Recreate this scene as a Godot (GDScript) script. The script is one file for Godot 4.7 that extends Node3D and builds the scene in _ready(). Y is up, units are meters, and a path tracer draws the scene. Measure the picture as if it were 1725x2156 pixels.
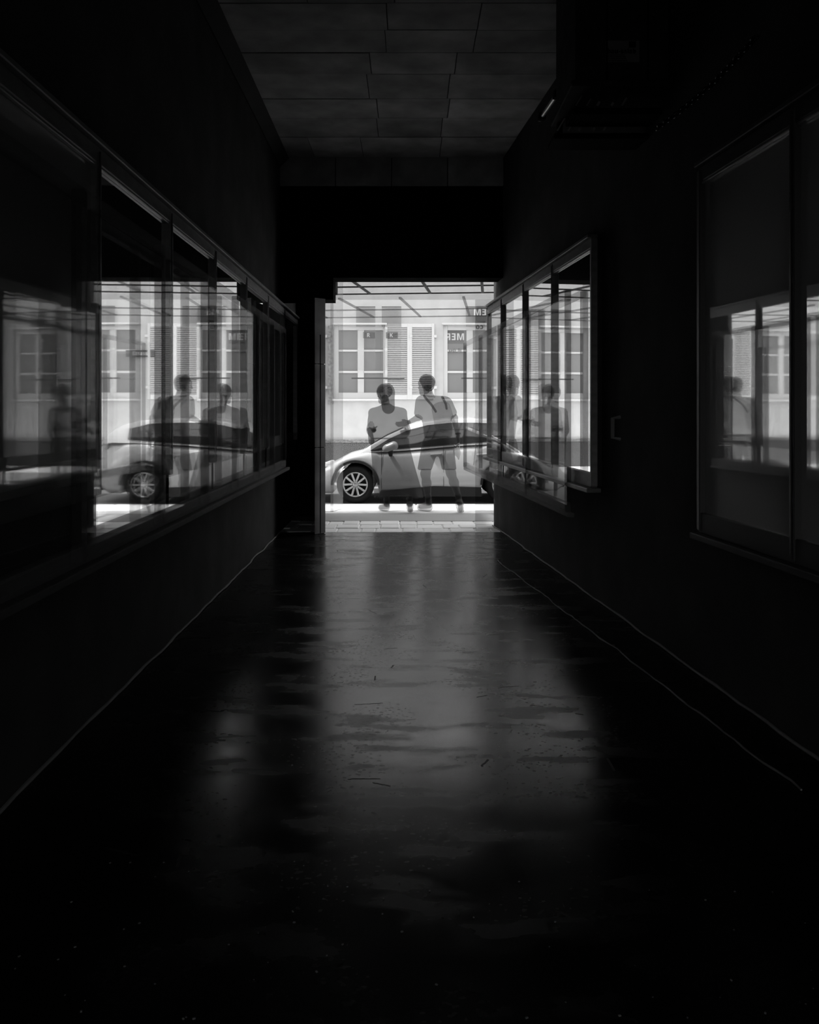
extends Node3D
# A dark passage with glazed display cabinets that opens onto a sunlit street; the photograph is a double exposure,
# so the people in it are see-through and a second, fainter set of frames and windows is built as translucent glass.

const F := 1750.0          # focal length in pixels of the 1725 x 2156 frame
const CX := 862.5
const HY := 864.0          # row of the horizon
const EYE := 1.33
const PX_W := 1725.0
const PX_H := 2156.0
const ROAD := -0.2

var rng := RandomNumberGenerator.new()
var M := {}
var used := {}

# ------------------------------------------------------------------ naming and committing
func numbered(n: String) -> String:
	if not used.has(n):
		used[n] = 0
		return n
	used[n] += 1
	return "%s_%03d" % [n, used[n]]

func P(px: float, py: float, d: float) -> Vector3:
	return Vector3((px - CX) / F * d, EYE + (HY - py) / F * d, -d)

func tag(o: Node3D, label := "", category := "", group := "", kind := "") -> Node3D:
	if label: o.set_meta("label", label)
	if category: o.set_meta("category", category)
	if group: o.set_meta("group", group)
	if kind: o.set_meta("kind", kind)
	return o

func thing(called: String, label: String, category: String, at := Vector3.ZERO, group := "") -> Node3D:
	var o := Node3D.new()
	o.name = numbered(called)
	add_child(o)
	o.position = at
	return tag(o, label, category, group)

func mi(called: String, mesh: Mesh, m: Material, parent: Node = null) -> MeshInstance3D:
	var o := MeshInstance3D.new()
	o.mesh = mesh
	o.material_override = m
	o.cast_shadow = GeometryInstance3D.SHADOW_CASTING_SETTING_ON
	if parent == null or parent == self:
		o.name = numbered(called)
		add_child(o)
	else:
		o.name = called
		parent.add_child(o, true)
	return o

func obj(called: String, st: SurfaceTool, m: Material, parent: Node = null) -> MeshInstance3D:
	return mi(called, st.commit(), m, parent)

func struct(called: String, st: SurfaceTool, m: Material, label: String, category: String) -> MeshInstance3D:
	var o := obj(called, st, m)
	tag(o, label, category, "", "structure")
	return o

# ------------------------------------------------------------------ shapes
func new_st() -> SurfaceTool:
	var st := SurfaceTool.new()
	st.begin(Mesh.PRIMITIVE_TRIANGLES)
	return st

func tri(st: SurfaceTool, a: Vector3, b: Vector3, c: Vector3, n: Vector3) -> void:
	var g := (b - a).cross(c - a)
	if g.length_squared() < 1e-16: return
	g = g.normalized()
	if g.dot(n) > 0.0:
		var t := b
		b = c
		c = t
	else:
		g = -g
	for p in [a, b, c]:
		st.set_normal(g)
		st.set_uv(Vector2(p.x, p.y))
		st.add_vertex(p)

func quad(st: SurfaceTool, a: Vector3, b: Vector3, c: Vector3, d: Vector3, n: Vector3) -> void:
	tri(st, a, b, c, n)
	tri(st, a, c, d, n)

# box with centre c, unit axes, half sizes h and chamfer v
func obox(st: SurfaceTool, c: Vector3, ax: Vector3, ay: Vector3, az: Vector3, h: Vector3, v := 0.0) -> void:
	v = minf(v, minf(h.x, minf(h.y, h.z)) * 0.8)
	var q := func(x: float, y: float, z: float) -> Vector3:
		return c + ax * x + ay * y + az * z
	var i := h - Vector3(v, v, v)
	for s in [-1.0, 1.0]:
		quad(st, q.call(s * h.x, -i.y, -i.z), q.call(s * h.x, i.y, -i.z), q.call(s * h.x, i.y, i.z), q.call(s * h.x, -i.y, i.z), ax * s)
		quad(st, q.call(-i.x, s * h.y, -i.z), q.call(i.x, s * h.y, -i.z), q.call(i.x, s * h.y, i.z), q.call(-i.x, s * h.y, i.z), ay * s)
		quad(st, q.call(-i.x, -i.y, s * h.z), q.call(i.x, -i.y, s * h.z), q.call(i.x, i.y, s * h.z), q.call(-i.x, i.y, s * h.z), az * s)
	if v <= 0.0: return
	for s in [-1.0, 1.0]:
		for t in [-1.0, 1.0]:
			quad(st, q.call(-i.x, s * h.y, t * i.z), q.call(i.x, s * h.y, t * i.z), q.call(i.x, s * i.y, t * h.z), q.call(-i.x, s * i.y, t * h.z), ay * s + az * t)
			quad(st, q.call(s * h.x, -i.y, t * i.z), q.call(s * h.x, i.y, t * i.z), q.call(s * i.x, i.y, t * h.z), q.call(s * i.x, -i.y, t * h.z), ax * s + az * t)
			quad(st, q.call(s * h.x, t * i.y, -i.z), q.call(s * h.x, t * i.y, i.z), q.call(s * i.x, t * h.y, i.z), q.call(s * i.x, t * h.y, -i.z), ax * s + ay * t)
			for w in [-1.0, 1.0]:
				tri(st, q.call(s * h.x, t * i.y, w * i.z), q.call(s * i.x, t * h.y, w * i.z), q.call(s * i.x, t * i.y, w * h.z), ax * s + ay * t + az * w)

func box(st: SurfaceTool, lo: Vector3, hi: Vector3, v := 0.0) -> void:
	obox(st, (lo + hi) / 2, Vector3.RIGHT, Vector3.UP, Vector3.BACK, (hi - lo).abs() / 2, v)

# a bar from p to q; w across (sideways), t along out
func bar(st: SurfaceTool, p: Vector3, q: Vector3, out: Vector3, w: float, t: float, v := 0.004) -> void:
	var ax := (q - p).normalized()
	var az := (out - ax * out.dot(ax)).normalized()
	var ay := az.cross(ax)
	obox(st, (p + q) / 2, ax, ay, az, Vector3((q - p).length() / 2, w / 2, t / 2), v)

func tube(st: SurfaceTool, pts: Array, radii: Array, sides := 8, caps := true) -> void:
	var rings := []
	var last := Vector3.UP
	for k in pts.size():
		var d: Vector3 = (pts[mini(k + 1, pts.size() - 1)] - pts[maxi(k - 1, 0)]).normalized()
		var u := d.cross(last)
		if u.length() < 0.05: u = d.cross(Vector3.RIGHT)
		u = u.normalized()
		last = u.cross(d).normalized()
		var ring := []
		for s in sides:
			var a := TAU * s / sides
			ring.append(pts[k] + (u * cos(a) + last * sin(a)) * radii[k])
		rings.append(ring)
	for k in pts.size() - 1:
		for s in sides:
			var t := (s + 1) % sides
			quad(st, rings[k][s], rings[k][t], rings[k + 1][t], rings[k + 1][s], (rings[k][s] + rings[k][t]) / 2 - pts[k] + (rings[k + 1][s] + rings[k + 1][t]) / 2 - pts[k + 1])
	if caps:
		for e in [0, pts.size() - 1]:
			var n: Vector3 = pts[e] - pts[1 if e == 0 else e - 1]
			for s in sides:
				tri(st, pts[e], rings[e][s], rings[e][(s + 1) % sides], n)

# a smooth mesh from a grid of points (rows x columns)
func sheet(rows: Array, closed: bool, inside: Vector3, flip := false) -> ArrayMesh:
	var v := PackedVector3Array()
	var idx := PackedInt32Array()
	var nr := rows.size()
	var nc: int = rows[0].size()
	for r in rows: v.append_array(PackedVector3Array(r))
	var last := nc if closed else nc - 1
	for r in nr - 1:
		for c in last:
			var a := r * nc + c
			var b := r * nc + (c + 1) % nc
			var d := (r + 1) * nc + c
			var e := (r + 1) * nc + (c + 1) % nc
			if flip: idx.append_array([a, b, e, a, e, d])
			else: idx.append_array([a, e, b, a, d, e])
	return smooth_mesh(v, idx)

func smooth_mesh(v: PackedVector3Array, idx: PackedInt32Array) -> ArrayMesh:
	var n := PackedVector3Array()
	n.resize(v.size())
	for k in range(0, idx.size(), 3):
		var g := (v[idx[k + 2]] - v[idx[k]]).cross(v[idx[k + 1]] - v[idx[k]])
		n[idx[k]] += g
		n[idx[k + 1]] += g
		n[idx[k + 2]] += g
	for k in n.size(): n[k] = n[k].normalized() if n[k].length_squared() > 1e-20 else Vector3.UP
	var arr := []
	arr.resize(Mesh.ARRAY_MAX)
	arr[Mesh.ARRAY_VERTEX] = v
	arr[Mesh.ARRAY_NORMAL] = n
	arr[Mesh.ARRAY_INDEX] = idx
	var am := ArrayMesh.new()
	am.add_surface_from_arrays(Mesh.PRIMITIVE_TRIANGLES, arr)
	return am

# a polygon in the plane (ax, ay) at origin o, extruded along az by t (both ways)
func prism(st: SurfaceTool, poly: PackedVector2Array, o: Vector3, ax: Vector3, ay: Vector3, az: Vector3, t: float) -> void:
	var ids := Geometry2D.triangulate_polygon(poly)
	var at := func(p: Vector2, s: float) -> Vector3:
		return o + ax * p.x + ay * p.y + az * (s * t / 2)
	for s in [-1.0, 1.0]:
		for k in range(0, ids.size(), 3):
			tri(st, at.call(poly[ids[k]], s), at.call(poly[ids[k + 1]], s), at.call(poly[ids[k + 2]], s), az * s)
	var area := 0.0
	for k in poly.size(): area += poly[k].cross(poly[(k + 1) % poly.size()])
	for k in poly.size():
		var a := poly[k]
		var b := poly[(k + 1) % poly.size()]
		var e := (b - a) * signf(area)
		quad(st, at.call(a, -1.0), at.call(b, -1.0), at.call(b, 1.0), at.call(a, 1.0), ax * e.y - ay * e.x)

# ------------------------------------------------------------------ distance fields for figures
# bone: [a, b, ra, rb, k, flat]; flat > 1 squashes it along z
func cap(b: Array, p: Vector3) -> float:
	var a: Vector3 = b[0]
	var ab: Vector3 = b[1] - a
	var t := clampf((p - a).dot(ab) / maxf(ab.length_squared(), 1e-9), 0.0, 1.0)
	var d := p - (a + ab * t)
	d.z *= b[5]
	return (d.length() - lerpf(b[2], b[3], t)) * (1.0 if b[5] <= 1.0 else 0.85)

func smin(a: float, b: float, k: float) -> float:
	var h := maxf(k - absf(a - b), 0.0) / k
	return minf(a, b) - h * h * k * 0.25

func dist(bones: Array, cuts: Array, p: Vector3) -> float:
	var d := 1.0
	for b in bones: d = smin(d, cap(b, p), b[4])
	for c in cuts: d = maxf(d, (p - c[0]).dot(c[1]))
	return d

func bone(a: Vector3, b: Vector3, ra: float, rb: float, k := 0.04, flat := 1.0) -> Array:
	return [a, b, ra, rb, k, flat]

# surface nets; adds to v and idx; drop(p) says which vertices lie hidden under clothes
func nets(bones: Array, cuts: Array, cell: float, v: PackedVector3Array, idx: PackedInt32Array, drop: Variant = null) -> void:
	var lo := Vector3(1e9, 1e9, 1e9)
	var hi := -lo
	for b in bones:
		var r: Vector3 = Vector3.ONE * (maxf(b[2], b[3]) + cell * 3.0)
		for e in [b[0], b[1]]:
			lo = lo.min(e - r)
			hi = hi.max(e + r)
	var nx := int((hi.x - lo.x) / cell) + 2
	var ny := int((hi.y - lo.y) / cell) + 2
	var nz := int((hi.z - lo.z) / cell) + 2
	var g := PackedFloat32Array()
	g.resize(nx * ny * nz)
	g.fill(0.3)
	for b in bones:
		var r: Vector3 = Vector3.ONE * (maxf(b[2], b[3]) + b[4] + cell * 2.0)
		var ba: Vector3 = b[0]
		var bb: Vector3 = b[1]
		var a0: Vector3 = ((ba.min(bb) - r - lo) / cell).max(Vector3.ZERO)
		var a1: Vector3 = ((ba.max(bb) + r - lo) / cell).min(Vector3(nx - 1, ny - 1, nz - 1))
		var ab := bb - ba
		var inv := 1.0 / maxf(ab.length_squared(), 1e-9)
		var ra: float = b[2]
		var dr: float = b[3] - b[2]
		var k: float = b[4]
		var fl: float = b[5]
		var sc := 1.0 if fl <= 1.0 else 0.85
		for z in range(int(a0.z), int(a1.z) + 1):
			for y in range(int(a0.y), int(a1.y) + 1):
				var o := (z * ny + y) * nx
				for x in range(int(a0.x), int(a1.x) + 1):
					var p := lo + Vector3(x, y, z) * cell - ba
					var t := clampf(p.dot(ab) * inv, 0.0, 1.0)
					p -= ab * t
					p.z *= fl
					var d := (p.length() - ra - dr * t) * sc
					var c := g[o + x]
					var h := maxf(k - absf(c - d), 0.0) / k
					g[o + x] = minf(c, d) - h * h * k * 0.25
	for c in cuts:
		for z in nz:
			for y in ny:
				for x in nx:
					var o := (z * ny + y) * nx + x
					if g[o] < cell * 3.0:
						g[o] = maxf(g[o], (lo + Vector3(x, y, z) * cell - c[0]).dot(c[1]))
	var at := PackedInt32Array()
	at.resize(nx * ny * nz)
	at.fill(-1)
	var hidden := {}
	var sx := 1
	var sy := nx
	var sz := nx * ny
	var corner := [0, sx, sy, sx + sy, sz, sx + sz, sy + sz, sx + sy + sz]
	var edges := [[0, 1], [2, 3], [4, 5], [6, 7], [0, 2], [1, 3], [4, 6], [5, 7], [0, 4], [1, 5], [2, 6], [3, 7]]
	for z in nz - 1:
		for y in ny - 1:
			var o := (z * ny + y) * nx
			for x in nx - 1:
				var i := o + x
				if g[i] > 0.25: continue
				var neg := 0
				for c in corner:
					if g[i + c] < 0.0: neg += 1
				if neg == 0 or neg == 8: continue
				var sum := Vector3.ZERO
				var cnt := 0
				for e in edges:
					var ga := g[i + corner[e[0]]]
					var gb := g[i + corner[e[1]]]
					if (ga < 0.0) != (gb < 0.0):
						var t := ga / (ga - gb)
						var pa := Vector3(e[0] & 1, (e[0] >> 1) & 1, e[0] >> 2)
						var pb := Vector3(e[1] & 1, (e[1] >> 1) & 1, e[1] >> 2)
						sum += pa.lerp(pb, t)
						cnt += 1
				var p := lo + (Vector3(x, y, z) + sum / cnt) * cell
				at[i] = v.size()
				v.append(p)
				if drop != null and drop.call(p): hidden[at[i]] = true
	for z in range(1, nz - 1):
		for y in range(1, ny - 1):
			for x in range(1, nx - 1):
				var i := (z * ny + y) * nx + x
				var inside := g[i] < 0.0
				for axis in 3:
					var s: int = [sx, sy, sz][axis]
					if (g[i + s] < 0.0) == inside: continue
					var u: int = [sy, sz, sx][axis]
					var w: int = [sz, sx, sy][axis]
					var q := [at[i], at[i - u], at[i - u - w], at[i - w]]
					if q.has(-1): continue
					if hidden.has(q[0]) and hidden.has(q[1]) and hidden.has(q[2]) and hidden.has(q[3]): continue
					if inside: idx.append_array([q[0], q[2], q[1], q[0], q[3], q[2]])
					else: idx.append_array([q[0], q[1], q[2], q[0], q[2], q[3]])

func blob(called: String, bones: Array, cuts: Array, cell: float, m: Material, parent: Node) -> MeshInstance3D:
	var v := PackedVector3Array()
	var idx := PackedInt32Array()
	nets(bones, cuts, cell, v, idx)
	return mi(called, smooth_mesh(v, idx), m, parent)

# ------------------------------------------------------------------ materials
func mat(c: float, rough := 0.85, spec := 0.5, metal := 0.0) -> StandardMaterial3D:
	var m := StandardMaterial3D.new()
	m.albedo_color = Color(c, c, c).linear_to_srgb()
	m.roughness = rough
	m.metallic_specular = spec
	m.metallic = metal
	return m

func ghost(c: float, a: float, rough := 0.6) -> StandardMaterial3D:
	var m := mat(c, rough, 0.2)
	m.albedo_color.a = a
	m.transparency = BaseMaterial3D.TRANSPARENCY_ALPHA
	return m

func noise_tex(sd: int, freq: float, oct: int, lo: float, hi: float, size := 512, normal := false, bump := 4.0) -> NoiseTexture2D:
	var n := FastNoiseLite.new()
	n.seed = sd
	n.frequency = freq
	n.fractal_octaves = oct
	n.noise_type = FastNoiseLite.TYPE_SIMPLEX_SMOOTH
	var t := NoiseTexture2D.new()
	t.width = size
	t.height = size
	t.seamless = true
	t.noise = n
	t.as_normal_map = normal
	t.bump_strength = bump
	if not normal:
		var gr := Gradient.new()
		gr.offsets = PackedFloat32Array([0.0, 0.5, 1.0])
		gr.colors = PackedColorArray([Color(lo, lo, lo), Color((lo + hi) / 2, (lo + hi) / 2, (lo + hi) / 2), Color(hi, hi, hi)])
		t.color_ramp = gr
	return t

func tri_map(m: StandardMaterial3D, scale: Vector3, world := true) -> StandardMaterial3D:
	m.uv1_triplanar = true
	m.uv1_world_triplanar = world
	m.uv1_scale = scale
	return m

# worn floor: fine streaks across the passage, scratches and scuffs
func floor_image(size: int) -> Array:
	var im := Image.create(size, size, false, Image.FORMAT_RGB8)
	var ro := Image.create(size, size, false, Image.FORMAT_RGB8)
	var a := FastNoiseLite.new()
	a.seed = 11
	a.frequency = 0.010
	a.fractal_octaves = 5
	var b := FastNoiseLite.new()
	b.seed = 12
	b.frequency = 0.010
	b.fractal_octaves = 5
	var f := FastNoiseLite.new()
	f.seed = 13
	f.frequency = 0.16
	f.fractal_octaves = 4
	var band := int(size * 0.2)
	for y in size:
		var w := clampf((y - (size - band)) / float(band), 0.0, 1.0)
		for x in size:
			var s := a.get_noise_2d(x * 0.9, y * 2.6)
			var l := b.get_noise_2d(x, y * 1.2)
			if w > 0.0:
				s = lerpf(s, a.get_noise_2d(x * 0.9, (y - size) * 2.6), w)
				l = lerpf(l, b.get_noise_2d(x, (y - size) * 1.2), w)
			s = s * 0.5 + 0.5
			l = l * 0.5 + 0.5
			var scuff := smoothstep(0.52, 0.24, s)
			var grain := f.get_noise_2d(x * 1.0, y * 1.6) * 0.5 + 0.5
			var c := 0.34 + 0.18 * l - 0.12 * scuff - 0.14 * smoothstep(0.45, 0.15, grain)
			im.set_pixel(x, y, Color(c, c, c))
			var r := 0.15 + 0.10 * l + 0.12 * scuff + 0.22 * smoothstep(0.42, 0.12, grain) * smoothstep(0.3, 0.7, l)
			ro.set_pixel(x, y, Color(r, r, r))
	var rg := RandomNumberGenerator.new()
	rg.seed = 5
	for k in 120:
		var p := Vector2(rg.randf() * size, rg.randf() * size)
		var d := Vector2.from_angle(rg.randf_range(-0.5, 0.5) + (PI / 2 if rg.randf() < 0.4 else 0.0))
		for q in rg.randi_range(3, 26):
			var u := p + d * q
			var ix := posmod(int(u.x), size)
			var iy := posmod(int(u.y), size)
			im.set_pixel(ix, iy, Color(0.16, 0.16, 0.16))
			ro.set_pixel(ix, iy, Color(0.7, 0.7, 0.7))
	return [ImageTexture.create_from_image(im), ImageTexture.create_from_image(ro)]

func make_materials() -> void:
	M.wall = tri_map(mat(0.09, 0.9, 0.3), Vector3.ONE * 0.35)
	M.wall.albedo_texture = noise_tex(3, 0.01, 5, 0.8, 1.0)
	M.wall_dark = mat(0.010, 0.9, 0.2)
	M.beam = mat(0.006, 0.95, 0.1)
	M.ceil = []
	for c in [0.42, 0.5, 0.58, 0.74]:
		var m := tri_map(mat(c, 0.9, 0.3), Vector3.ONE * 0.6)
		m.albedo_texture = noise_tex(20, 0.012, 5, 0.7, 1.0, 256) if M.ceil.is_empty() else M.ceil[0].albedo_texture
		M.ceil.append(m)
	M.joint = mat(0.05, 0.95, 0.1)
	var ft := floor_image(1024)
	M.floor = tri_map(mat(0.08, 1.0, 0.32), Vector3.ONE / 5.4)
	M.floor.uv1_offset = Vector3(0.5, 0, 0.1)
	M.floor.albedo_texture = ft[0]
	M.floor.roughness_texture = ft[1]
	M.floor.roughness_texture_channel = BaseMaterial3D.TEXTURE_CHANNEL_RED
	M.bead = mat(0.30, 0.7, 0.4)
	M.frame = tri_map(mat(0.26, 0.45, 0.5), Vector3(1, 3, 1))
	M.frame.albedo_texture = noise_tex(31, 0.02, 3, 0.8, 1.0, 256)
	M.frame_dark = mat(0.02, 0.5, 0.4)
	M.frame_low = ghost(0.2, 0.5, 0.5)
	M.post_second = ghost(0.06, 0.42, 0.5)
	M.frame_faint = ghost(0.2, 0.3, 0.5)
	M.frame_second = ghost(0.16, 0.36, 0.5)
	var wave := noise_tex(41, 0.006, 2, 0, 1, 512, true, 3.0)
	M.mirror = mat(0.98, 0.02, 0.6, 0.93)
	M.mirror = tri_map(M.mirror, Vector3(0.35, 0.8, 0.35))
	M.mirror.normal_enabled = true
	M.mirror.normal_texture = wave
	M.mirror.normal_scale = 0.006
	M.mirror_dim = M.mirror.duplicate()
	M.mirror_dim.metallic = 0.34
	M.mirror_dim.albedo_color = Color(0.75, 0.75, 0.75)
	M.pane_second = M.mirror.duplicate()
	M.pane_second.albedo_color = Color(0.99, 0.99, 0.99, 0.16)
	M.pane_second.metallic = 0.95
	M.pane_second.transparency = BaseMaterial3D.TRANSPARENCY_ALPHA
	M.pane_second.roughness = 0.02
	M.pane_second.roughness_texture = null
	M.pane_second.albedo_texture = noise_tex(42, 0.01, 2, 0.97, 1.0, 64)
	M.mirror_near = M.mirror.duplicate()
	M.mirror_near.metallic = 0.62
	M.pane_second_dim = M.pane_second.duplicate()
	M.pane_second_dim.albedo_color = Color(0.6, 0.6, 0.6, 0.25)
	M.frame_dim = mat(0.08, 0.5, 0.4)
	M.stone = tri_map(mat(0.5, 0.8, 0.3), Vector3.ONE * 0.8)
	M.stone.albedo_texture = noise_tex(51, 0.015, 5, 0.7, 1.0, 256)
	M.jamb = tri_map(mat(0.55, 0.8, 0.3), Vector3.ONE * 0.8)
	M.jamb.albedo_texture = M.stone.albedo_texture
	M.jamb_front = ghost(0.02, 0.22)
	M.jamb_reveal = ghost(0.35, 0.22)
	M.beam_ghost = ghost(0.01, 0.17, 0.4)
	M.wall_ghost = ghost(0.01, 0.2, 0.4)
	# outside
	M.stucco = tri_map(mat(0.57, 0.9, 0.2), Vector3.ONE * 0.5)
	M.stucco.albedo_texture = noise_tex(61, 0.02, 5, 0.94, 1.0, 256)
	M.paint = mat(0.64, 0.6, 0.4)
	M.slat = mat(0.55, 0.6, 0.3)
	M.shutter_dark = tri_map(mat(0.30, 0.7, 0.3), Vector3.ONE * 2.0)
	M.shutter_dark.albedo_texture = noise_tex(62, 0.02, 4, 0.6, 1.0, 256)
	M.shutter_worn = M.shutter_dark.duplicate()
	M.shutter_worn.albedo_color = Color(0.75, 0.75, 0.75)
	M.iron = mat(0.06, 0.5, 0.5)
	M.glass = mat(0.25, 0.35, 0.35)
	M.glass_ghost = ghost(0.05, 0.19, 0.5)
	M.glass_faint = ghost(0.3, 0.10, 0.5)
	M.print_dark = mat(0.10, 0.6, 0.3)
	M.print_light = mat(0.60, 0.6, 0.3)
	M.band_pale = ghost(0.06, 0.10)
	M.band_faint = ghost(0.06, 0.3)
	M.print_faint = ghost(0.75, 0.35)
	M.plinth = tri_map(mat(0.30, 0.95, 0.2), Vector3.ONE * 1.2)
	M.plinth.albedo_texture = noise_tex(63, 0.09, 3, 0.2, 1.0, 512)
	M.concrete = tri_map(mat(0.90, 0.85, 0.3), Vector3.ONE * 0.5)
	M.concrete.albedo_texture = noise_tex(64, 0.02, 6, 0.85, 1.0, 512)
	M.asphalt = tri_map(mat(0.85, 0.9, 0.3), Vector3.ONE * 1.5)
	M.asphalt.albedo_texture = noise_tex(65, 0.12, 3, 0.45, 1.0, 512)
	M.road = tri_map(mat(0.20, 0.9, 0.3), Vector3.ONE * 0.8)
	M.road.albedo_texture = noise_tex(66, 0.08, 4, 0.6, 1.0, 512)
	M.marking = mat(0.55, 0.8, 0.3)
	M.sett = []
	for c in [0.86, 0.90, 0.94]: M.sett.append(mat(c, 0.8, 0.3))
	M.canopy_bar = mat(0.015, 0.6, 0.3)
	M.canopy_bar_second = ghost(0.05, 0.40, 0.6)
	M.canopy_glass = ghost(0.85, 0.10, 0.5)
	M.canopy_glass_second = ghost(0.85, 0.08, 0.5)
	# car
	M.car = mat(0.42, 0.35, 0.5)
	M.car.clearcoat_enabled = true
	M.car.clearcoat = 0.8
	M.car.clearcoat_roughness = 0.1
	M.car_glass = mat(0.012, 0.06, 0.7)
	M.tyre = mat(0.012, 0.8, 0.3)
	M.rim = mat(0.55, 0.3, 0.5, 0.7)
	M.plastic = mat(0.012, 0.6, 0.4)
	M.lamp_red = mat(0.12, 0.15, 0.8)
	M.lamp_clear = mat(0.5, 0.1, 0.8)
	# people: see-through, as the double exposure shows them
	M.skin = ghost(0.07, 0.38)
	M.cloth_dark = ghost(0.035, 0.44)
	M.cloth_mid = ghost(0.05, 0.40)
	M.hair = ghost(0.012, 0.46)
	M.shoe = ghost(0.10, 0.40)
	M.sock = ghost(0.012, 0.5)
	M.pack = ghost(0.04, 0.2)
	M.strap = ghost(0.02, 0.45)
	M.bag_clear = ghost(0.85, 0.5)
	# fittings
	M.unit = tri_map(mat(0.07, 0.8, 0.3), Vector3.ONE)
	M.unit.albedo_texture = noise_tex(71, 0.02, 4, 0.7, 1.0, 256)
	M.unit_dark = mat(0.008, 0.8, 0.2)
	M.label = mat(0.26, 0.8, 0.2)
	M.metal = mat(0.6, 0.3, 0.6, 0.8)
	M.rubber = mat(0.01, 0.25, 0.6)

# ------------------------------------------------------------------ walls of the passage
func xl(d: float) -> float: return -1.34 - 0.0083 * d
func xr(d: float) -> float: return 1.848 - 0.0915 * d
func L(d: float, off: float, y: float) -> Vector3: return Vector3(xl(d) + off, y, -d)
func R(d: float, off: float, y: float) -> Vector3: return Vector3(xr(d) - off, y, -d)

func slab(st: SurfaceTool, a: Vector3, b: Vector3, out: Vector3, y0: float, y1: float, t: float) -> void:
	# an upright wall whose face runs from a to b; its thickness lies behind the face
	var ax := Vector3(b.x - a.x, 0, b.z - a.z)
	var len := ax.length()
	ax /= len
	var c := (a + b) / 2
	c.y = (y0 + y1) / 2
	obox(st, c - out * t / 2, ax, Vector3.UP, out, Vector3(len / 2, (y1 - y0) / 2, t / 2))

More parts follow.
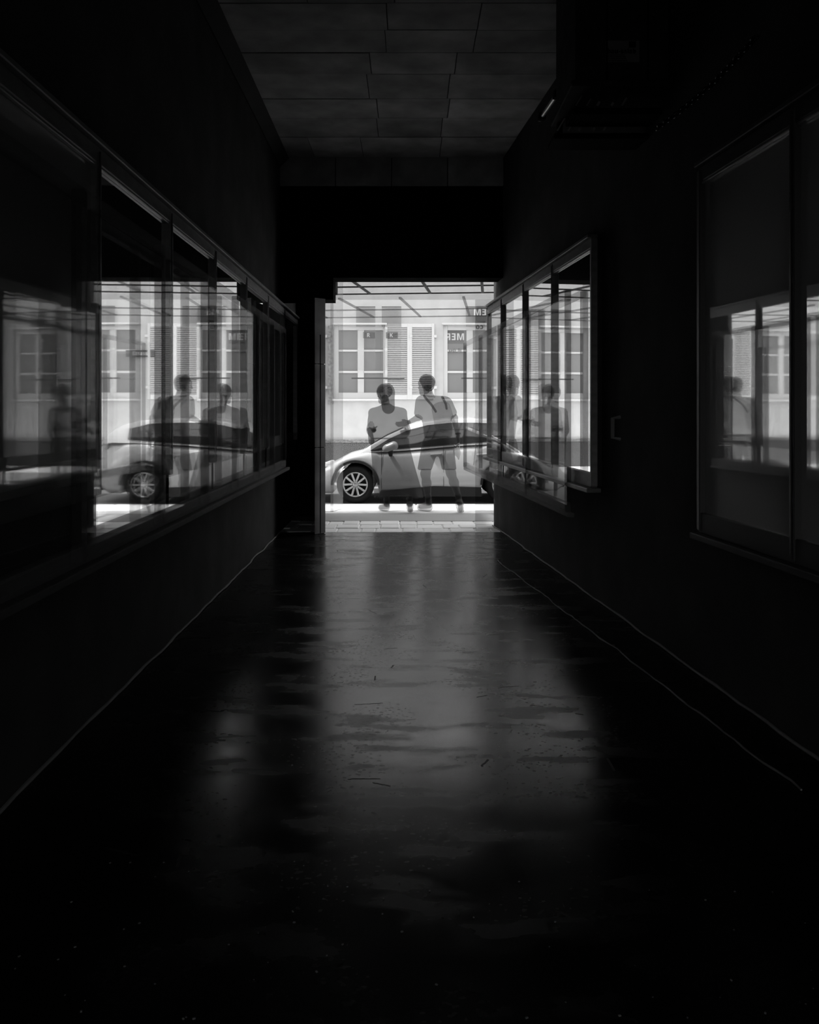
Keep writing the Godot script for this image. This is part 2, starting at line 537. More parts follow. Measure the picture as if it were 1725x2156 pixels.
func build_shell() -> void:
	var nl := Vector3(1, 0, -0.0083).normalized()
	var nr := Vector3(-1, 0, -0.0915).normalized()
	var st := new_st()
	slab(st, L(-5.2, 0, 0), L(10.42, 0, 0), nl, 0, 4.3, 0.25)
	struct("wall_left", st, M.wall, "dark plastered wall behind the long row of display windows", "wall")
	st = new_st()
	slab(st, R(-5.2, 0, 0), R(9.58, 0, 0), nr, 0, 4.3, 0.25)
	box(st, Vector3(1.0, 0, -9.58), Vector3(5.0, 4.3, -9.25))
	struct("wall_right", st, M.wall, "dark wall that carries the shorter pair of display windows", "wall")
	st = new_st()
	box(st, Vector3(-1.7, 0, 5.0), Vector3(-0.6, 4.3, 5.25))
	box(st, Vector3(1.2, 0, 5.0), Vector3(2.7, 4.3, 5.25))
	box(st, Vector3(-0.6, 2.5, 5.0), Vector3(1.2, 4.3, 5.25))
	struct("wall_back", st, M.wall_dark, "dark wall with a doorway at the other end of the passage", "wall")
	# end: beam over the opening, the closed nook on one side
	st = new_st()
	var yb := EYE + (HY - 585.0) / F * 9.06
	box(st, Vector3(-1.42, yb, -9.36), Vector3(1.05, 4.3, -9.06))
	box(st, Vector3(-1.42, EYE + (HY - 631.0) / F * 9.06, -9.36), Vector3((702.0 - CX) / F * 9.06, yb, -9.06))
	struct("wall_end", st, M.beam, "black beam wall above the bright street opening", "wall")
	st = new_st()
	box(st, Vector3(-5.0, 0, -10.72), Vector3(-1.12, 4.3, -10.42))
	box(st, Vector3(-1.42, yb, -10.42), Vector3(-0.90, yb + 0.2, -9.36))  # cover added to shut the sky out of the nook
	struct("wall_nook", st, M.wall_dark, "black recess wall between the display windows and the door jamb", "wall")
	# splayed stone jamb, three slabs with joints
	st = new_st()
	var j0 := Vector2((663.0 - CX) / F * 8.9, -8.9)
	var j1 := Vector2((686.0 - CX) / F * 9.0, -9.0)
	var top := EYE + (HY - 626.0) / F * 8.9
	var jamb := thing("door_jamb", "tall stone-clad door jamb beside the opening, splayed towards the street", "door jamb")
	tag(jamb, "", "", "", "structure")
	var ys := [0.0, 0.93, 1.83, top]
	for k in 3:
		var s := new_st()
		prism(s, PackedVector2Array([Vector2(j0.x, -j0.y), Vector2(j1.x - 0.004, -j1.y), Vector2(j1.x - 0.12, 9.14), Vector2(j0.x + 0.01, 9.14)]), Vector3(0, (ys[k] + ys[k + 1]) / 2, 0), Vector3.RIGHT, Vector3.FORWARD, Vector3.UP, ys[k + 1] - ys[k] - 0.008)
		obj("stone_slab", s, M.stone, jamb)
	# unseen dark screen added behind the jamb to keep daylight out of the nook
	var sp := new_st()
	prism(sp, PackedVector2Array([Vector2(-0.98, 9.1), Vector2(-0.935, 9.1), Vector2((680.0 - CX) / F * 10.5, 10.5), Vector2(-1.2, 10.5)]), Vector3(0, top / 2, 0), Vector3.RIGHT, Vector3.FORWARD, Vector3.UP, top)
	obj("light_blocker", sp, M.wall_dark, jamb)
	var sj := thing("jamb_image", "faint see-through second image of the door jamb, two pale strips before the white house", "door jamb")
	sp = new_st()
	box(sp, Vector3(P(684, 0, 10.9).x, 0.0, -10.93), Vector3(P(702, 0, 10.9).x, P(0, 585, 10.9).y, -10.87), 0.004)
	obj("strip", sp, M.jamb_front, sj)
	sp = new_st()
	prism(sp, PackedVector2Array([Vector2(P(702, 0, 10.9).x, 10.9), Vector2(P(722.5, 0, 11.2).x, 11.2), Vector2(P(722.5, 0, 11.2).x - 0.04, 11.2), Vector2(P(702, 0, 10.9).x - 0.04, 10.93)]), Vector3(0, P(0, 585, 10.9).y / 2, 0), Vector3.RIGHT, Vector3.FORWARD, Vector3.UP, P(0, 585, 10.9).y)
	obj("reveal", sp, M.jamb_reveal, sj)
	var s2 := new_st()
	bar(s2, P(675, 705, 8.93) + Vector3(0, 0, 0.01), P(675, 1122, 8.93) + Vector3(0, 0, 0.01), Vector3(0.3, 0, 1), 0.008, 0.02, 0.0)
	obj("slot", s2, M.joint, jamb)
	# floor
	st = new_st()
	box(st, Vector3(-2.2, -0.2, -9.08), Vector3(2.9, 0.0, 5.3))
	struct("floor", st, M.floor, "dark scuffed floor, polished enough to mirror the opening", "floor")
	# light-coloured beads where floor and walls meet; the last is a double-exposure repeat
	var k := 0
	for line in [[L(2.3, 0.012, 0.008), L(9.0, 0.012, 0.008), 21], [R(2.6, 0.012, 0.008), R(9.55, 0.012, 0.008), 22], [Vector3(0.78, 0.006, -7.35), Vector3(1.37, 0.006, -2.9), 23]]:
		var nz := FastNoiseLite.new()
		nz.seed = line[2]
		nz.frequency = 0.9
		var pts := []
		var rad := []
		for q in 61:
			var p: Vector3 = line[0].lerp(line[1], q / 60.0)
			p.x += nz.get_noise_1d(p.z * 2.0) * 0.03 * (1.0 if line[2] == 23 else (0.6 if line[2] == 21 else -0.6))
			pts.append(p)
			rad.append((0.0045 if line[2] == 23 else 0.007) + 0.003 * nz.get_noise_1d(p.z * 9.0 + 40.0))
		st = new_st()
		tube(st, pts, rad, 6)
		k += 1
		struct("trim_%d" % k, st, M.bead, ["pale sealing line along the foot of the wall under the long display windows", "pale wavering sealing line along the foot of the other wall", "thin pale second image of the sealing line on the floor beside the wall"][k - 1], "trim")

func build_ceiling() -> void:
	var st := new_st()
	var H := 4.08
	box(st, Vector3(-2.0, H + 0.012, -9.3), Vector3(2.9, H + 0.25, 5.3))
	var c := struct("ceiling", st, M.joint, "panelled ceiling of the passage with dark joints", "ceiling")
	var rows := [9.06, 8.38, 7.84, 7.35, 6.81, 6.40, 6.02, 5.62, 5.22, 4.80, 4.36, 3.9, 3.4, 2.9, 2.3, 1.6]
	var cuts := [[655, 762, 928], [795, 930], [795, 945], [775, 945], [780, 960], [812, 1000], [815, 1010], [640, 830], [600, 815], [580, 830], [520, 900], [500, 860], [400, 900], [300, 900], [200, 900]]
	rng.seed = 77
	for r in rows.size() - 1:
		var d0: float = rows[r + 1]
		var d1: float = rows[r]
		var dm := (d0 + d1) / 2
		var xs := [xl(dm) - 0.02]
		for q in cuts[r]: xs.append((q - CX) / F * dm)
		xs.append(xr(dm) + 0.06)
		for q in xs.size() - 1:
			var s := new_st()
			var lift := rng.randf_range(0.0, 0.006)
			box(s, Vector3(xs[q] + 0.003, H + lift, -d1 + 0.003), Vector3(xs[q + 1] - 0.003, H + 0.02 + lift, -d0 - 0.003), 0.003)
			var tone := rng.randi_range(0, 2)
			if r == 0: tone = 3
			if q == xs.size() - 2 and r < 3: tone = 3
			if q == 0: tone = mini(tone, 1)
			obj("panel", s, M.ceil[tone], c)
	# lighter panels added on the beam face; the lit band is in their colour
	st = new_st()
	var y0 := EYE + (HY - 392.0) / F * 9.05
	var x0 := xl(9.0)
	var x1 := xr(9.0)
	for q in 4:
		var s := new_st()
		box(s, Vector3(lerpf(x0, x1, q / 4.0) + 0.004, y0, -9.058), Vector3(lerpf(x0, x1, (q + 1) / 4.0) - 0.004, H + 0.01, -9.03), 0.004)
		obj("lit_band_panel", s, M.ceil[2 if q < 3 else 3], c)
	# shallow cove along the left edge
	st = new_st()
	bar(st, L(1.6, 0.05, H - 0.05), L(9.02, 0.05, H - 0.05), Vector3(1, -1, 0), 0.13, 0.03, 0.0)
	struct("trim_4", st, M.wall, "narrow sloping cove between ceiling and the long wall", "trim")

# ------------------------------------------------------------------ display cabinets
# side +1: on the left wall (faces +x), -1: on the right wall
func cabinet(called: String, label: String, side: int, ds: Array, y0: float, y1: float, off: float, fm: Material, pm: Material, rail: float, post: float, ledge: float, tilt := 0.0, low := 0.0, low_from := 0) -> Node3D:
	var W := func(d: float, o: float, y: float) -> Vector3:
		return L(d, o, y) if side > 0 else R(d, o, y)
	var out := Vector3(1, 0, -0.0083).normalized() if side > 0 else Vector3(-1, 0, -0.0915).normalized()
	var o := thing(called, label, "display cabinet")
	var da: float = ds[0]
	var db: float = ds[-1]
	var dep := 0.045
	var st := new_st()
	bar(st, W.call(da, off, y1 - rail / 2), W.call(db, off, y1 - rail / 2), out, rail, dep)
	obj("top_rail", st, M.frame_faint if off > 0.1 else fm, o)
	st = new_st()
	bar(st, W.call(da, off, y0 + rail * 0.7), W.call(db, off, y0 + rail * 0.7), out, rail * 1.4, dep)
	obj("bottom_rail", st, M.frame_low if off > 0.1 else (M.frame_faint if side > 0 else fm), o)
	if off < 0.1:
		st = new_st()
		bar(st, W.call(da, off + 0.01, y1 + 0.012), W.call(db, off + 0.01, y1 + 0.012), out, 0.024, dep + 0.03)
		obj("cap_moulding", st, fm, o)
	if ledge > 0.0:
		st = new_st()
		bar(st, W.call(da - 0.06, off + ledge / 2 - 0.03, y0 - 0.015), W.call(db + 0.02, off + ledge / 2 - 0.03, y0 - 0.015), out, 0.03, ledge)
		obj("sill", st, M.frame_low if off > 0.1 else fm, o)
	# body of the case behind the glass
	st = new_st()
	bar(st, W.call(da + 0.01, off / 2 - 0.012, (y0 + y1) / 2), W.call(db - 0.01, off / 2 - 0.012, (y0 + y1) / 2), out, y1 - y0 - 0.02, off - 0.03, 0.0)
	if off < 0.1: obj("case", st, M.frame_dark, o)
	for k in ds.size():
		var d: float = ds[k]
		st = new_st()
		bar(st, W.call(d, off + 0.002, y0 + 0.01), W.call(d, off + 0.002, y1 - 0.01), out, post, dep)
		var mull := obj("mullion", st, M.post_second if off > 0.1 else fm, o)
		if k > 0 and k < ds.size() - 1 and off < 0.1:
			st = new_st()
			bar(st, W.call(d, off + 0.018, y0 + 0.02), W.call(d, off + 0.018, y1 - 0.02), out, 0.012, 0.022, 0.0)
			obj("joint", st, M.frame_dark, mull)
	rng.seed = int(db * 100)
	for k in ds.size() - 1:
		var a: float = ds[k] + post / 2
		var b: float = ds[k + 1] - post / 2
		st = new_st()
		var jig := rng.randf_range(-1, 1) * 0.0012 + tilt
		var yl := low if low > 0.0 and k >= low_from else y0 + rail
		var pa: Vector3 = W.call(a, off + jig * (b - a) / 2, yl)
		var pb: Vector3 = W.call(b, off - jig * (b - a) / 2, yl)
		var h := Vector3(0, y1 - yl - rail, 0)
		quad(st, pa, pb, pb + h, pa + h, out)
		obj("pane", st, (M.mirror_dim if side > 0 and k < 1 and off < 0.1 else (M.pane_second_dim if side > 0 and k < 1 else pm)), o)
		if off < 0.1:
			st = new_st()
			bar(st, W.call(a, off + 0.01, y1 - rail - 0.006), W.call(b, off + 0.01, y1 - rail - 0.006), out, 0.012, 0.02, 0.003)
			obj("glazing_bead", st, M.bead_dull, o)
	return o

func build_cabinets() -> void:
	M.bead_dull = mat(0.30, 0.4, 0.6)
	cabinet("display_cabinet", "long wall-mounted row of seven glazed display windows mirroring the street", 1, [2.36, 3.44, 4.52, 5.59, 6.70, 7.78, 8.86, 9.93], 0.97, 2.42, 0.06, M.frame, M.mirror, 0.07, 0.06, 0.0, 0.0, 0.80, 1)
	cabinet("display_cabinet", "fainter second image of the long row of glazed windows, hanging lower in front", 1, [2.1, 3.13, 4.17, 5.12, 6.05, 6.94, 7.76, 8.52], 0.75, 2.17, 0.12, M.frame_second, M.pane_second, 0.05, 0.045, 0.09, 0.004)  # translucent repeat added for the second exposure of the long row
	cabinet("display_cabinet", "wall-mounted glazed display windows on the opposite wall beside the street opening", -1, [5.70, 6.72, 7.74, 8.75, 9.56], 0.80, 2.515, 0.06, M.frame, M.mirror, 0.07, 0.06, 0.10, 0.0, 0.62, 1)
	cabinet("display_cabinet", "fainter second image of the opposite display windows, overlapping them low in front", -1, [6.12, 7.37, 8.62, 9.75, 10.9], 0.58, 2.22, 0.12, M.frame_second, M.pane_second, 0.05, 0.05, 0.05, 0.004)  # translucent repeat added for the second exposure of the opposite windows
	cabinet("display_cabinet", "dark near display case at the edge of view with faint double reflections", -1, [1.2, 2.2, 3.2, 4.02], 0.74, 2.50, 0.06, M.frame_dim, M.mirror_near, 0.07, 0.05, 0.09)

# ------------------------------------------------------------------ opening: see-through second images of beam and wall, canopies
func build_opening() -> void:
	var d := 9.21
	var st := new_st()
	var a := P(702, 585, d)
	var b := P(1062, 631, d)
	box(st, Vector3(a.x, b.y, -d - 0.01), Vector3(0.99, a.y + 0.03, -d + 0.01))
	var t := thing("beam_image", "wide dark see-through strip, second image of the black beam", "second image")
	obj("pane", st, M.beam_ghost, t)  # dark sheet added for the second exposure of the beam
	st = new_st()
	a = P(1001, 631, d)
	box(st, Vector3(a.x, 0.0, -d - 0.01), Vector3(0.995, b.y, -d + 0.01))
	t = thing("wall_image", "tall narrow dark see-through strip, second image of the wall beside the opposite display windows", "second image")
	obj("pane", st, M.wall_ghost, t)  # dark sheet added for the second exposure of the right wall
	# glazed canopy over the pavement; the lower one is its double-exposure repeat
	canopy("glass_canopy", "upper glass canopy with black bars above the street opening", [[735.0, 585.0], [884.0, 583.0], [1014.0, 581.0]], 10.0, 11.8, 585.0, [10.0, 10.9, 11.8], M.canopy_bar, M.canopy_glass, 0.038)
	canopy("glass_canopy", "lower fainter second image of the glass canopy with pale grey bars", [[724.0, 636.0], [848.0, 632.0], [978.0, 630.0]], 10.0, 12.6, 632.0, [11.3, 12.6], M.canopy_bar_second, M.canopy_glass_second, 0.032)

func canopy(called: String, label: String, bars: Array, d0: float, d1: float, row: float, cross: Array, bm: Material, gm: Material, w: float) -> void:
	var o := thing(called, label, "canopy")
	var dir := Vector3(0.096, 0.037, -1.0)
	var h := EYE + (HY - row) / F * d0
	var tiltx := 0.012
	var at := func(x: float, d: float, lift: float) -> Vector3:
		return Vector3(x + (d - d0) * dir.x, h + (d - d0) * dir.y + lift + x * tiltx, -d)
	var xs := []
	for q in bars: xs.append((q[0] - CX) / F * d0)
	xs.push_front(xs[0] - (xs[1] - xs[0]))
	xs.push_front(xs[0] - (xs[2] - xs[1]))
	xs.append(xs[-1] + 0.74)
	xs.append(xs[-1] + 0.74)
	for x in xs:
		var st := new_st()
		bar(st, at.call(x, d0 - 0.3, 0.0), at.call(x, d1, 0.0), Vector3.UP, w, 0.022, 0.004)
		obj("rafter", st, bm, o)
	for c in cross:
		var st := new_st()
		bar(st, at.call(xs[0], c, 0.0), at.call(xs[-1], c, 0.0), Vector3.UP, 0.04, 0.016, 0.003)
		obj("cross_bar", st, bm, o)
	var lim := [d0 - 0.3]
	for c in cross:
		if c > d0: lim.append(c)
	for k in lim.size() - 1:
		for q in xs.size() - 1:
			var st := new_st()
			var a: Vector3 = at.call(xs[q], lim[k], 0.03)
			var b: Vector3 = at.call(xs[q + 1], lim[k], 0.03)
			var c2: Vector3 = at.call(xs[q + 1], lim[k + 1], 0.03)
			var e: Vector3 = at.call(xs[q], lim[k + 1], 0.03)
			quad(st, a, b, c2, e, Vector3.UP)
			obj("pane", st, gm, o)

# ------------------------------------------------------------------ street
const FD := 19.0
func build_street() -> void:
	var st := new_st()
	box(st, Vector3(-9, -0.3, -9.98), Vector3(9, -0.01, -9.08))
	box(st, Vector3(-9, -0.3, -11.62), Vector3(9, 0.0, -10.72))
	var pav := struct("pavement", st, M.concrete, "sunlit pale pavement the two people walk on", "pavement")
	st = new_st()
	box(st, Vector3(-9, -0.3, -10.72), Vector3(9, 0.004, -9.98), 0.003)
	obj("asphalt_strip", st, M.asphalt, pav)
	# two courses of flat setts at the threshold
	rng.seed = 9
	for r in 3:
		var x := -1.35 - 0.1 * r
		while x < 1.5:
			var w := rng.randf_range(0.16, 0.3)
			var s := new_st()
			var z := -9.09 - r * 0.30
			box(s, Vector3(x, -0.2, z - 0.29 + rng.randf_range(0, 0.02)), Vector3(x + w - 0.012, rng.randf_range(-0.004, 0.006), z), 0.008)
			obj("sett", s, M.sett[rng.randi_range(0, 2)], pav)
			x += w
	st = new_st()
	for k in 14:
		box(st, Vector3(-9 + k * 1.3, -0.3, -11.78), Vector3(-9 + k * 1.3 + 1.285, 0.002, -11.62), 0.012)
	struct("kerb", st, M.marking, "pale kerb stones along the near pavement edge", "kerb")
	st = new_st()
	box(st, Vector3(-30, ROAD - 0.2, -17.2), Vector3(30, ROAD, -11.7))
	struct("road", st, M.road, "street surface the white car drives on", "road")
	st = new_st()
	box(st, Vector3(-30, ROAD - 0.2, -19.2), Vector3(30, 0.0, -17.2), 0.02)
	struct("far_pavement", st, M.concrete, "narrow pavement in front of the white house", "pavement")
	for k in 2:
		var s := new_st()
		var z: float = [-12.55, -16.6][k]
		box(s, Vector3(-12, ROAD - 0.01, z), Vector3(14, ROAD + 0.006, z + [0.28, 0.35][k]), 0.003)
		var o := obj("road_marking", s, M.marking)
		tag(o, ["white painted line on the road close to the near kerb", "white painted line on the road beyond the car"][k], "road marking", "", "structure")

func fx(px: float) -> float: return (px - CX) / F * FD
func fy(py: float) -> float: return EYE + (HY - py) / F * FD

func build_house() -> void:
	var o := thing("house", "white rendered house across the street with shuttered six-pane windows", "building", Vector3(0, 0, -FD))
	var pitch := 2.5
	var w0 := fx(703.0)
	var w1 := fx(814.0)
	var ytop := fy(684.0)
	var ybot := fy(840.0)
	var ks := [-3, -2, -1, 0, 1, 2, 3]
	# wall round the openings
	var st := new_st()
	var xa: float = w0 + pitch * ks[0] - 6.0
	var xb: float = w1 + pitch * ks[-1] + 6.0
	box(st, Vector3(xa, 0.0, -0.4), Vector3(xb, ybot, 0.0))
	box(st, Vector3(xa, ytop, -0.4), Vector3(xb, 5.4, 0.0))
	var left := xa
	for k in ks:
		box(st, Vector3(left, ybot, -0.4), Vector3(w0 + pitch * k, ytop, 0.0))
		left = w1 + pitch * k
	box(st, Vector3(left, ybot, -0.4), Vector3(xb, ytop, 0.0))
	obj("wall", st, M.stucco, o)
	st = new_st()
	box(st, Vector3(xa, 0.0, -0.1), Vector3(xb, fy(932.0), 0.05), 0.01)
	obj("plinth", st, M.plinth, o)
	st = new_st()
	box(st, Vector3(xa, fy(932.0), -0.1), Vector3(xb, fy(925.0), 0.07), 0.01)
	obj("plinth_cap", st, M.shutter_dark, o)
	# one window
	var win := Node3D.new()
	win.name = "window"
	o.add_child(win, true)
	win.position = Vector3((w0 + w1) / 2, 0, 0)
	var wc := (w0 + w1) / 2
	var s := new_st()
	var hw := (w1 - w0) / 2
	var zf := -0.06
	var fr := func(s: SurfaceTool, px0: float, px1: float, py0: float, py1: float, z0: float, z1: float, v: float) -> void:
		box(s, Vector3(fx(px0) - wc, fy(py1), z0), Vector3(fx(px1) - wc, fy(py0), z1), v)
	fr.call(s, 703, 712.5, 684, 840, -0.16, zf, 0.006)
	fr.call(s, 807.3, 814, 684, 840, -0.16, zf, 0.006)
	fr.call(s, 712.5, 807.3, 684, 694.5, -0.16, zf, 0.006)
	fr.call(s, 712.5, 807.3, 826.7, 840, -0.16, zf, 0.006)
	fr.call(s, 752.8, 766.2, 694.5, 826.7, -0.15, zf - 0.01, 0.006)
	for c in [[712.5, 752.8], [766.2, 807.3]]:
		for r in [[735.8, 739.8], [780.6, 785.2]]:
			fr.call(s, c[0], c[1], r[0], r[1], -0.14, zf - 0.02, 0.004)
	mi("frame", s.commit(), M.paint, win)
	for c in [[712.5, 752.8], [766.2, 807.3]]:
		for r in [[694.5, 735.8], [739.8, 780.6], [785.2, 826.7]]:
			s = new_st()
			fr.call(s, c[0], c[1], r[0], r[1], -0.12, -0.11, 0.0)
			mi("pane", s.commit(), M.glass, win)
	s = new_st()
	fr.call(s, 700.5, 815, 840, 844, -0.1, 0.10, 0.008)
	mi("sill", s.commit(), M.paint, win)
	s = new_st()
	fr.call(s, 700.3, 815, 680.8, 684.2, -0.05, 0.09, 0.006)
	mi("hood", s.commit(), M.paint, win)
	# one shutter leaf, louvres built one by one; px measured from its left edge
	var lw := 52.0 / F * FD
	var y0 := fy(841.0)
	var y1 := fy(682.0)
	var l0 := fy(831.0)
	var l1 := fy(689.5)
	var shut := Node3D.new()
	shut.name = "shutter"
	o.add_child(shut, true)
	s = new_st()
	var st_w := 0.058
	box(s, Vector3(0, y0, 0.0), Vector3(st_w, y1, 0.045), 0.005)
	box(s, Vector3(lw - st_w, y0, 0.0), Vector3(lw, y1, 0.045), 0.005)
	box(s, Vector3(st_w, y0, 0.0), Vector3(lw - st_w, l0, 0.045), 0.005)
	box(s, Vector3(st_w, l1, 0.0), Vector3(lw - st_w, y1, 0.045), 0.005)
	mi("frame", s.commit(), M.paint, shut)
	s = new_st()
	box(s, Vector3(st_w, l0, 0.002), Vector3(lw - st_w, l1, 0.006))
	mi("backing", s.commit(), M.shutter_dark, shut)
	var n := 36
	var pitch_y := (l1 - l0) / n
	s = new_st()
	obox(s, Vector3.ZERO, Vector3.RIGHT, Vector3(0, 0.86, -0.5).normalized(), Vector3(0, 0.5, 0.86).normalized(), Vector3((lw - 2 * st_w) / 2, pitch_y * 0.40, 0.004), 0.002)
	var slat_mesh := s.commit()
	for q in n:
		var e := mi("slat", slat_mesh, M.slat, shut)
		e.position = Vector3(lw / 2, l0 + pitch_y * (q + 0.5), 0.022)
	s = new_st()
	for yy in [708.5, 816.0]:
		box(s, Vector3(lw - 0.01, fy(yy) - 0.03, 0.0), Vector3(lw + 0.06, fy(yy) + 0.03, 0.06), 0.006)
	mi("hinge", s.commit(), M.paint, shut)
	# far leaves: louvres joined
	var far := Node3D.new()
	far.name = "shutter"
	o.add_child(far, true)
	for c in shut.get_children():
		if c.name.begins_with("slat"): continue
		var e := mi(String(c.name), c.mesh, c.material_override, far)
	s = new_st()
	for q in n:
		obox(s, Vector3(lw / 2, l0 + pitch_y * (q + 0.5), 0.022), Vector3.RIGHT, Vector3(0, 0.86, -0.5).normalized(), Vector3(0, 0.5, 0.86).normalized(), Vector3((lw - 2 * st_w) / 2, pitch_y * 0.40, 0.004))
	tag(mi("louvres", s.commit(), M.slat, far), "", "", "", "stuff")
	# set them out
	var full := 0
	for k in ks:
		var wn := win if k == ks[0] else win.duplicate()
		if k != ks[0]: o.add_child(wn, true)
		wn.position.x = wc + pitch * k
	var spots := []
	for k in [0, 1, -1, 2, -2, 3]:
		spots.append(fx(862.6) + pitch * (k - 1) + pitch * 0.0)        # leaf right of the pier: belongs to the next window
		spots.append(fx(811.0) + pitch * (k - 1))
	var first := true
	var first_far := true
	for x in spots:
		var near: bool = full < 8
		full += 1
		var e: Node3D
		if near:
			e = shut if first else shut.duplicate()
			if not first: o.add_child(e, true)
			first = false
		else:
			e = far if first_far else far.duplicate()
			if not first_far: o.add_child(e, true)
			first_far = false
		e.position.x = x + pitch
		e.position.z = 0.01
	# leaf that stands half open at the first window
	s = new_st()
	var ex := fx(696.5)
	box(s, Vector3(ex - 0.06, fy(851.0), 0.005), Vector3(ex + 0.06, fy(686.0), 0.05), 0.01)
	box(s, Vector3(ex - 0.06, fy(711.0), 0.05), Vector3(ex + 0.02, fy(706.0), 0.12), 0.006)
	box(s, Vector3(ex - 0.06, fy(819.0), 0.05), Vector3(ex + 0.02, fy(813.0), 0.12), 0.006)
	obj("shutter", s, M.shutter_worn, o)
	# reflection of a sign in the second window, put in as mirror-written print
	sign_reflection(o, "MER", fx(959.0), fy(708.5), 0.155, fx(940.4), fx(977.5), fy(723.0), fy(695.0), -0.098)
	sign_reflection(o, "!t oo", fx(959.0), fy(737.0), 0.10, 0, 0, 0, 0, -0.055)
	# the second, fainter image of the facade: windows shifted up and across
	var dx := 38.0 / F * FD
	var dy := 47.0 / F * FD
	for k in [-2, -1, 0, 1, 2]:
		var gp := thing("window_image", ["faint see-through image of a six-pane window reflected in the display windows", "faint see-through image of a six-pane window beyond the jamb", "faint see-through six-pane window floating above the first white window", "faint see-through six-pane window above the lettered window", "faint see-through six-pane window at the far end of the house"][k + 2], "window", Vector3(wc + dx + pitch * k, 0, -FD))
		for c in [[712.5, 752.8], [766.2, 807.3]]:
			for r in [[694.5, 735.8], [739.8, 780.6], [785.2, 826.7]]:
				s = new_st()
				var zz := 0.075
				box(s, Vector3(fx(c[0]) - wc, fy(r[1]) + dy, zz), Vector3(fx(c[1]) - wc, fy(r[0]) + dy, zz + 0.006))
				obj("pane", s, M.glass_ghost if r[0] < 700.0 else M.glass_faint, gp)
		s = new_st()
		box(s, Vector3(fx(703) - wc, fy(844.0) + dy - 0.012, 0.06), Vector3(fx(814) - wc, fy(843.0) + dy + 0.008, 0.10), 0.004)
		obj("sill", s, M.iron, gp)
		s = new_st()
		for c in [[712.5, 752.8], [766.2, 807.3]]:
			box(s, Vector3(fx(c[0]) - wc, fy(694.5) + dy - 0.004, 0.07), Vector3(fx(c[1]) - wc, fy(694.5) + dy + 0.014, 0.095), 0.003)
		obj("head_bar", s, M.iron, gp)
	# second image of the reflected sign, put in as a board with mirror writing
	var sg := thing("sign_image", "small dark board with the pale mirrored letters of a sign reflection beside the opposite display windows", "sign", Vector3(0, 0, -FD))
	s = new_st()
	box(s, Vector3(fx(1003.0), fy(677.0), 0.10), Vector3(fx(1042.0), fy(646.0), 0.14), 0.006)
	obj("board", s, M.print_dark, sg)
	lettering(sg, "EM", Vector3(fx(1010.0), fy(659.0), 0.15), 0.15, M.print_light, true)
	lettering(sg, "co", Vector3(fx(1010.0), fy(688.0), 0.02), 0.12, M.print_dark, true)
	# sign reflections in the first window, put in as lettered dark bands
	for q in [[776.0, 706.5, "R"], [824.0, 706.5, "K"]]:
		var b := new_st()
		box(b, Vector3(fx(q[0] - 11.0), fy(713.0), 0.07), Vector3(fx(q[0] + 14.0), fy(700.0), 0.084))
		var bo := obj("reflected_band", b, M.band_faint, o)
		lettering(bo, q[2], Vector3(fx(q[0]), fy(q[1]), 0.09), 0.09, M.print_faint, false)
	# street name plate on the far side of the house, seen in the display windows
	var sn := thing("street_sign", "dark street name plate with white letters on the house wall", "sign", Vector3(0, 0, -FD))
	s = new_st()
	box(s, Vector3(fx(1130.0), fy(752.0), 0.02), Vector3(fx(1190.0), fy(738.0), 0.05), 0.006)
	obj("plate", s, M.print_dark, sn)
	lettering(sn, "Strass", Vector3(fx(1160.0), fy(745.0), 0.056), 0.085, M.print_light, true)
	# eaves
	st = new_st()
	box(st, Vector3(xa, 5.3, -0.2), Vector3(xb, 5.5, 0.35), 0.02)
	obj("eaves", st, M.paint, o)

func lettering(parent: Node, text: String, at: Vector3, h: float, m: Material, mirrored: bool) -> void:
	var f := SystemFont.new()
	f.font_names = PackedStringArray(["Droid Sans"])
	f.font_weight = 700
	var t := TextMesh.new()
	t.text = text
	t.font = f
	t.font_size = 32
	t.pixel_size = h / 23.0
	t.depth = 0.006
	var o := mi("lettering", t, m, parent)
	o.position = at
	if mirrored: o.rotation.y = PI

func sign_reflection(o: Node3D, text: String, x: float, y: float, h: float, x0: float, x1: float, y0: float, y1: float, z: float) -> void:
	if x1 > x0:
		var b := new_st()
		box(b, Vector3(x0, y0, z - 0.006), Vector3(x1, y1, z))
		var e := obj("reflected_band", b, M.band_pale, o)
		lettering(e, text, Vector3(x, y, z + 0.004), h, M.print_light, true)
	else:
		lettering(o, text, Vector3(x, y, z), h, M.shutter_dark, true)

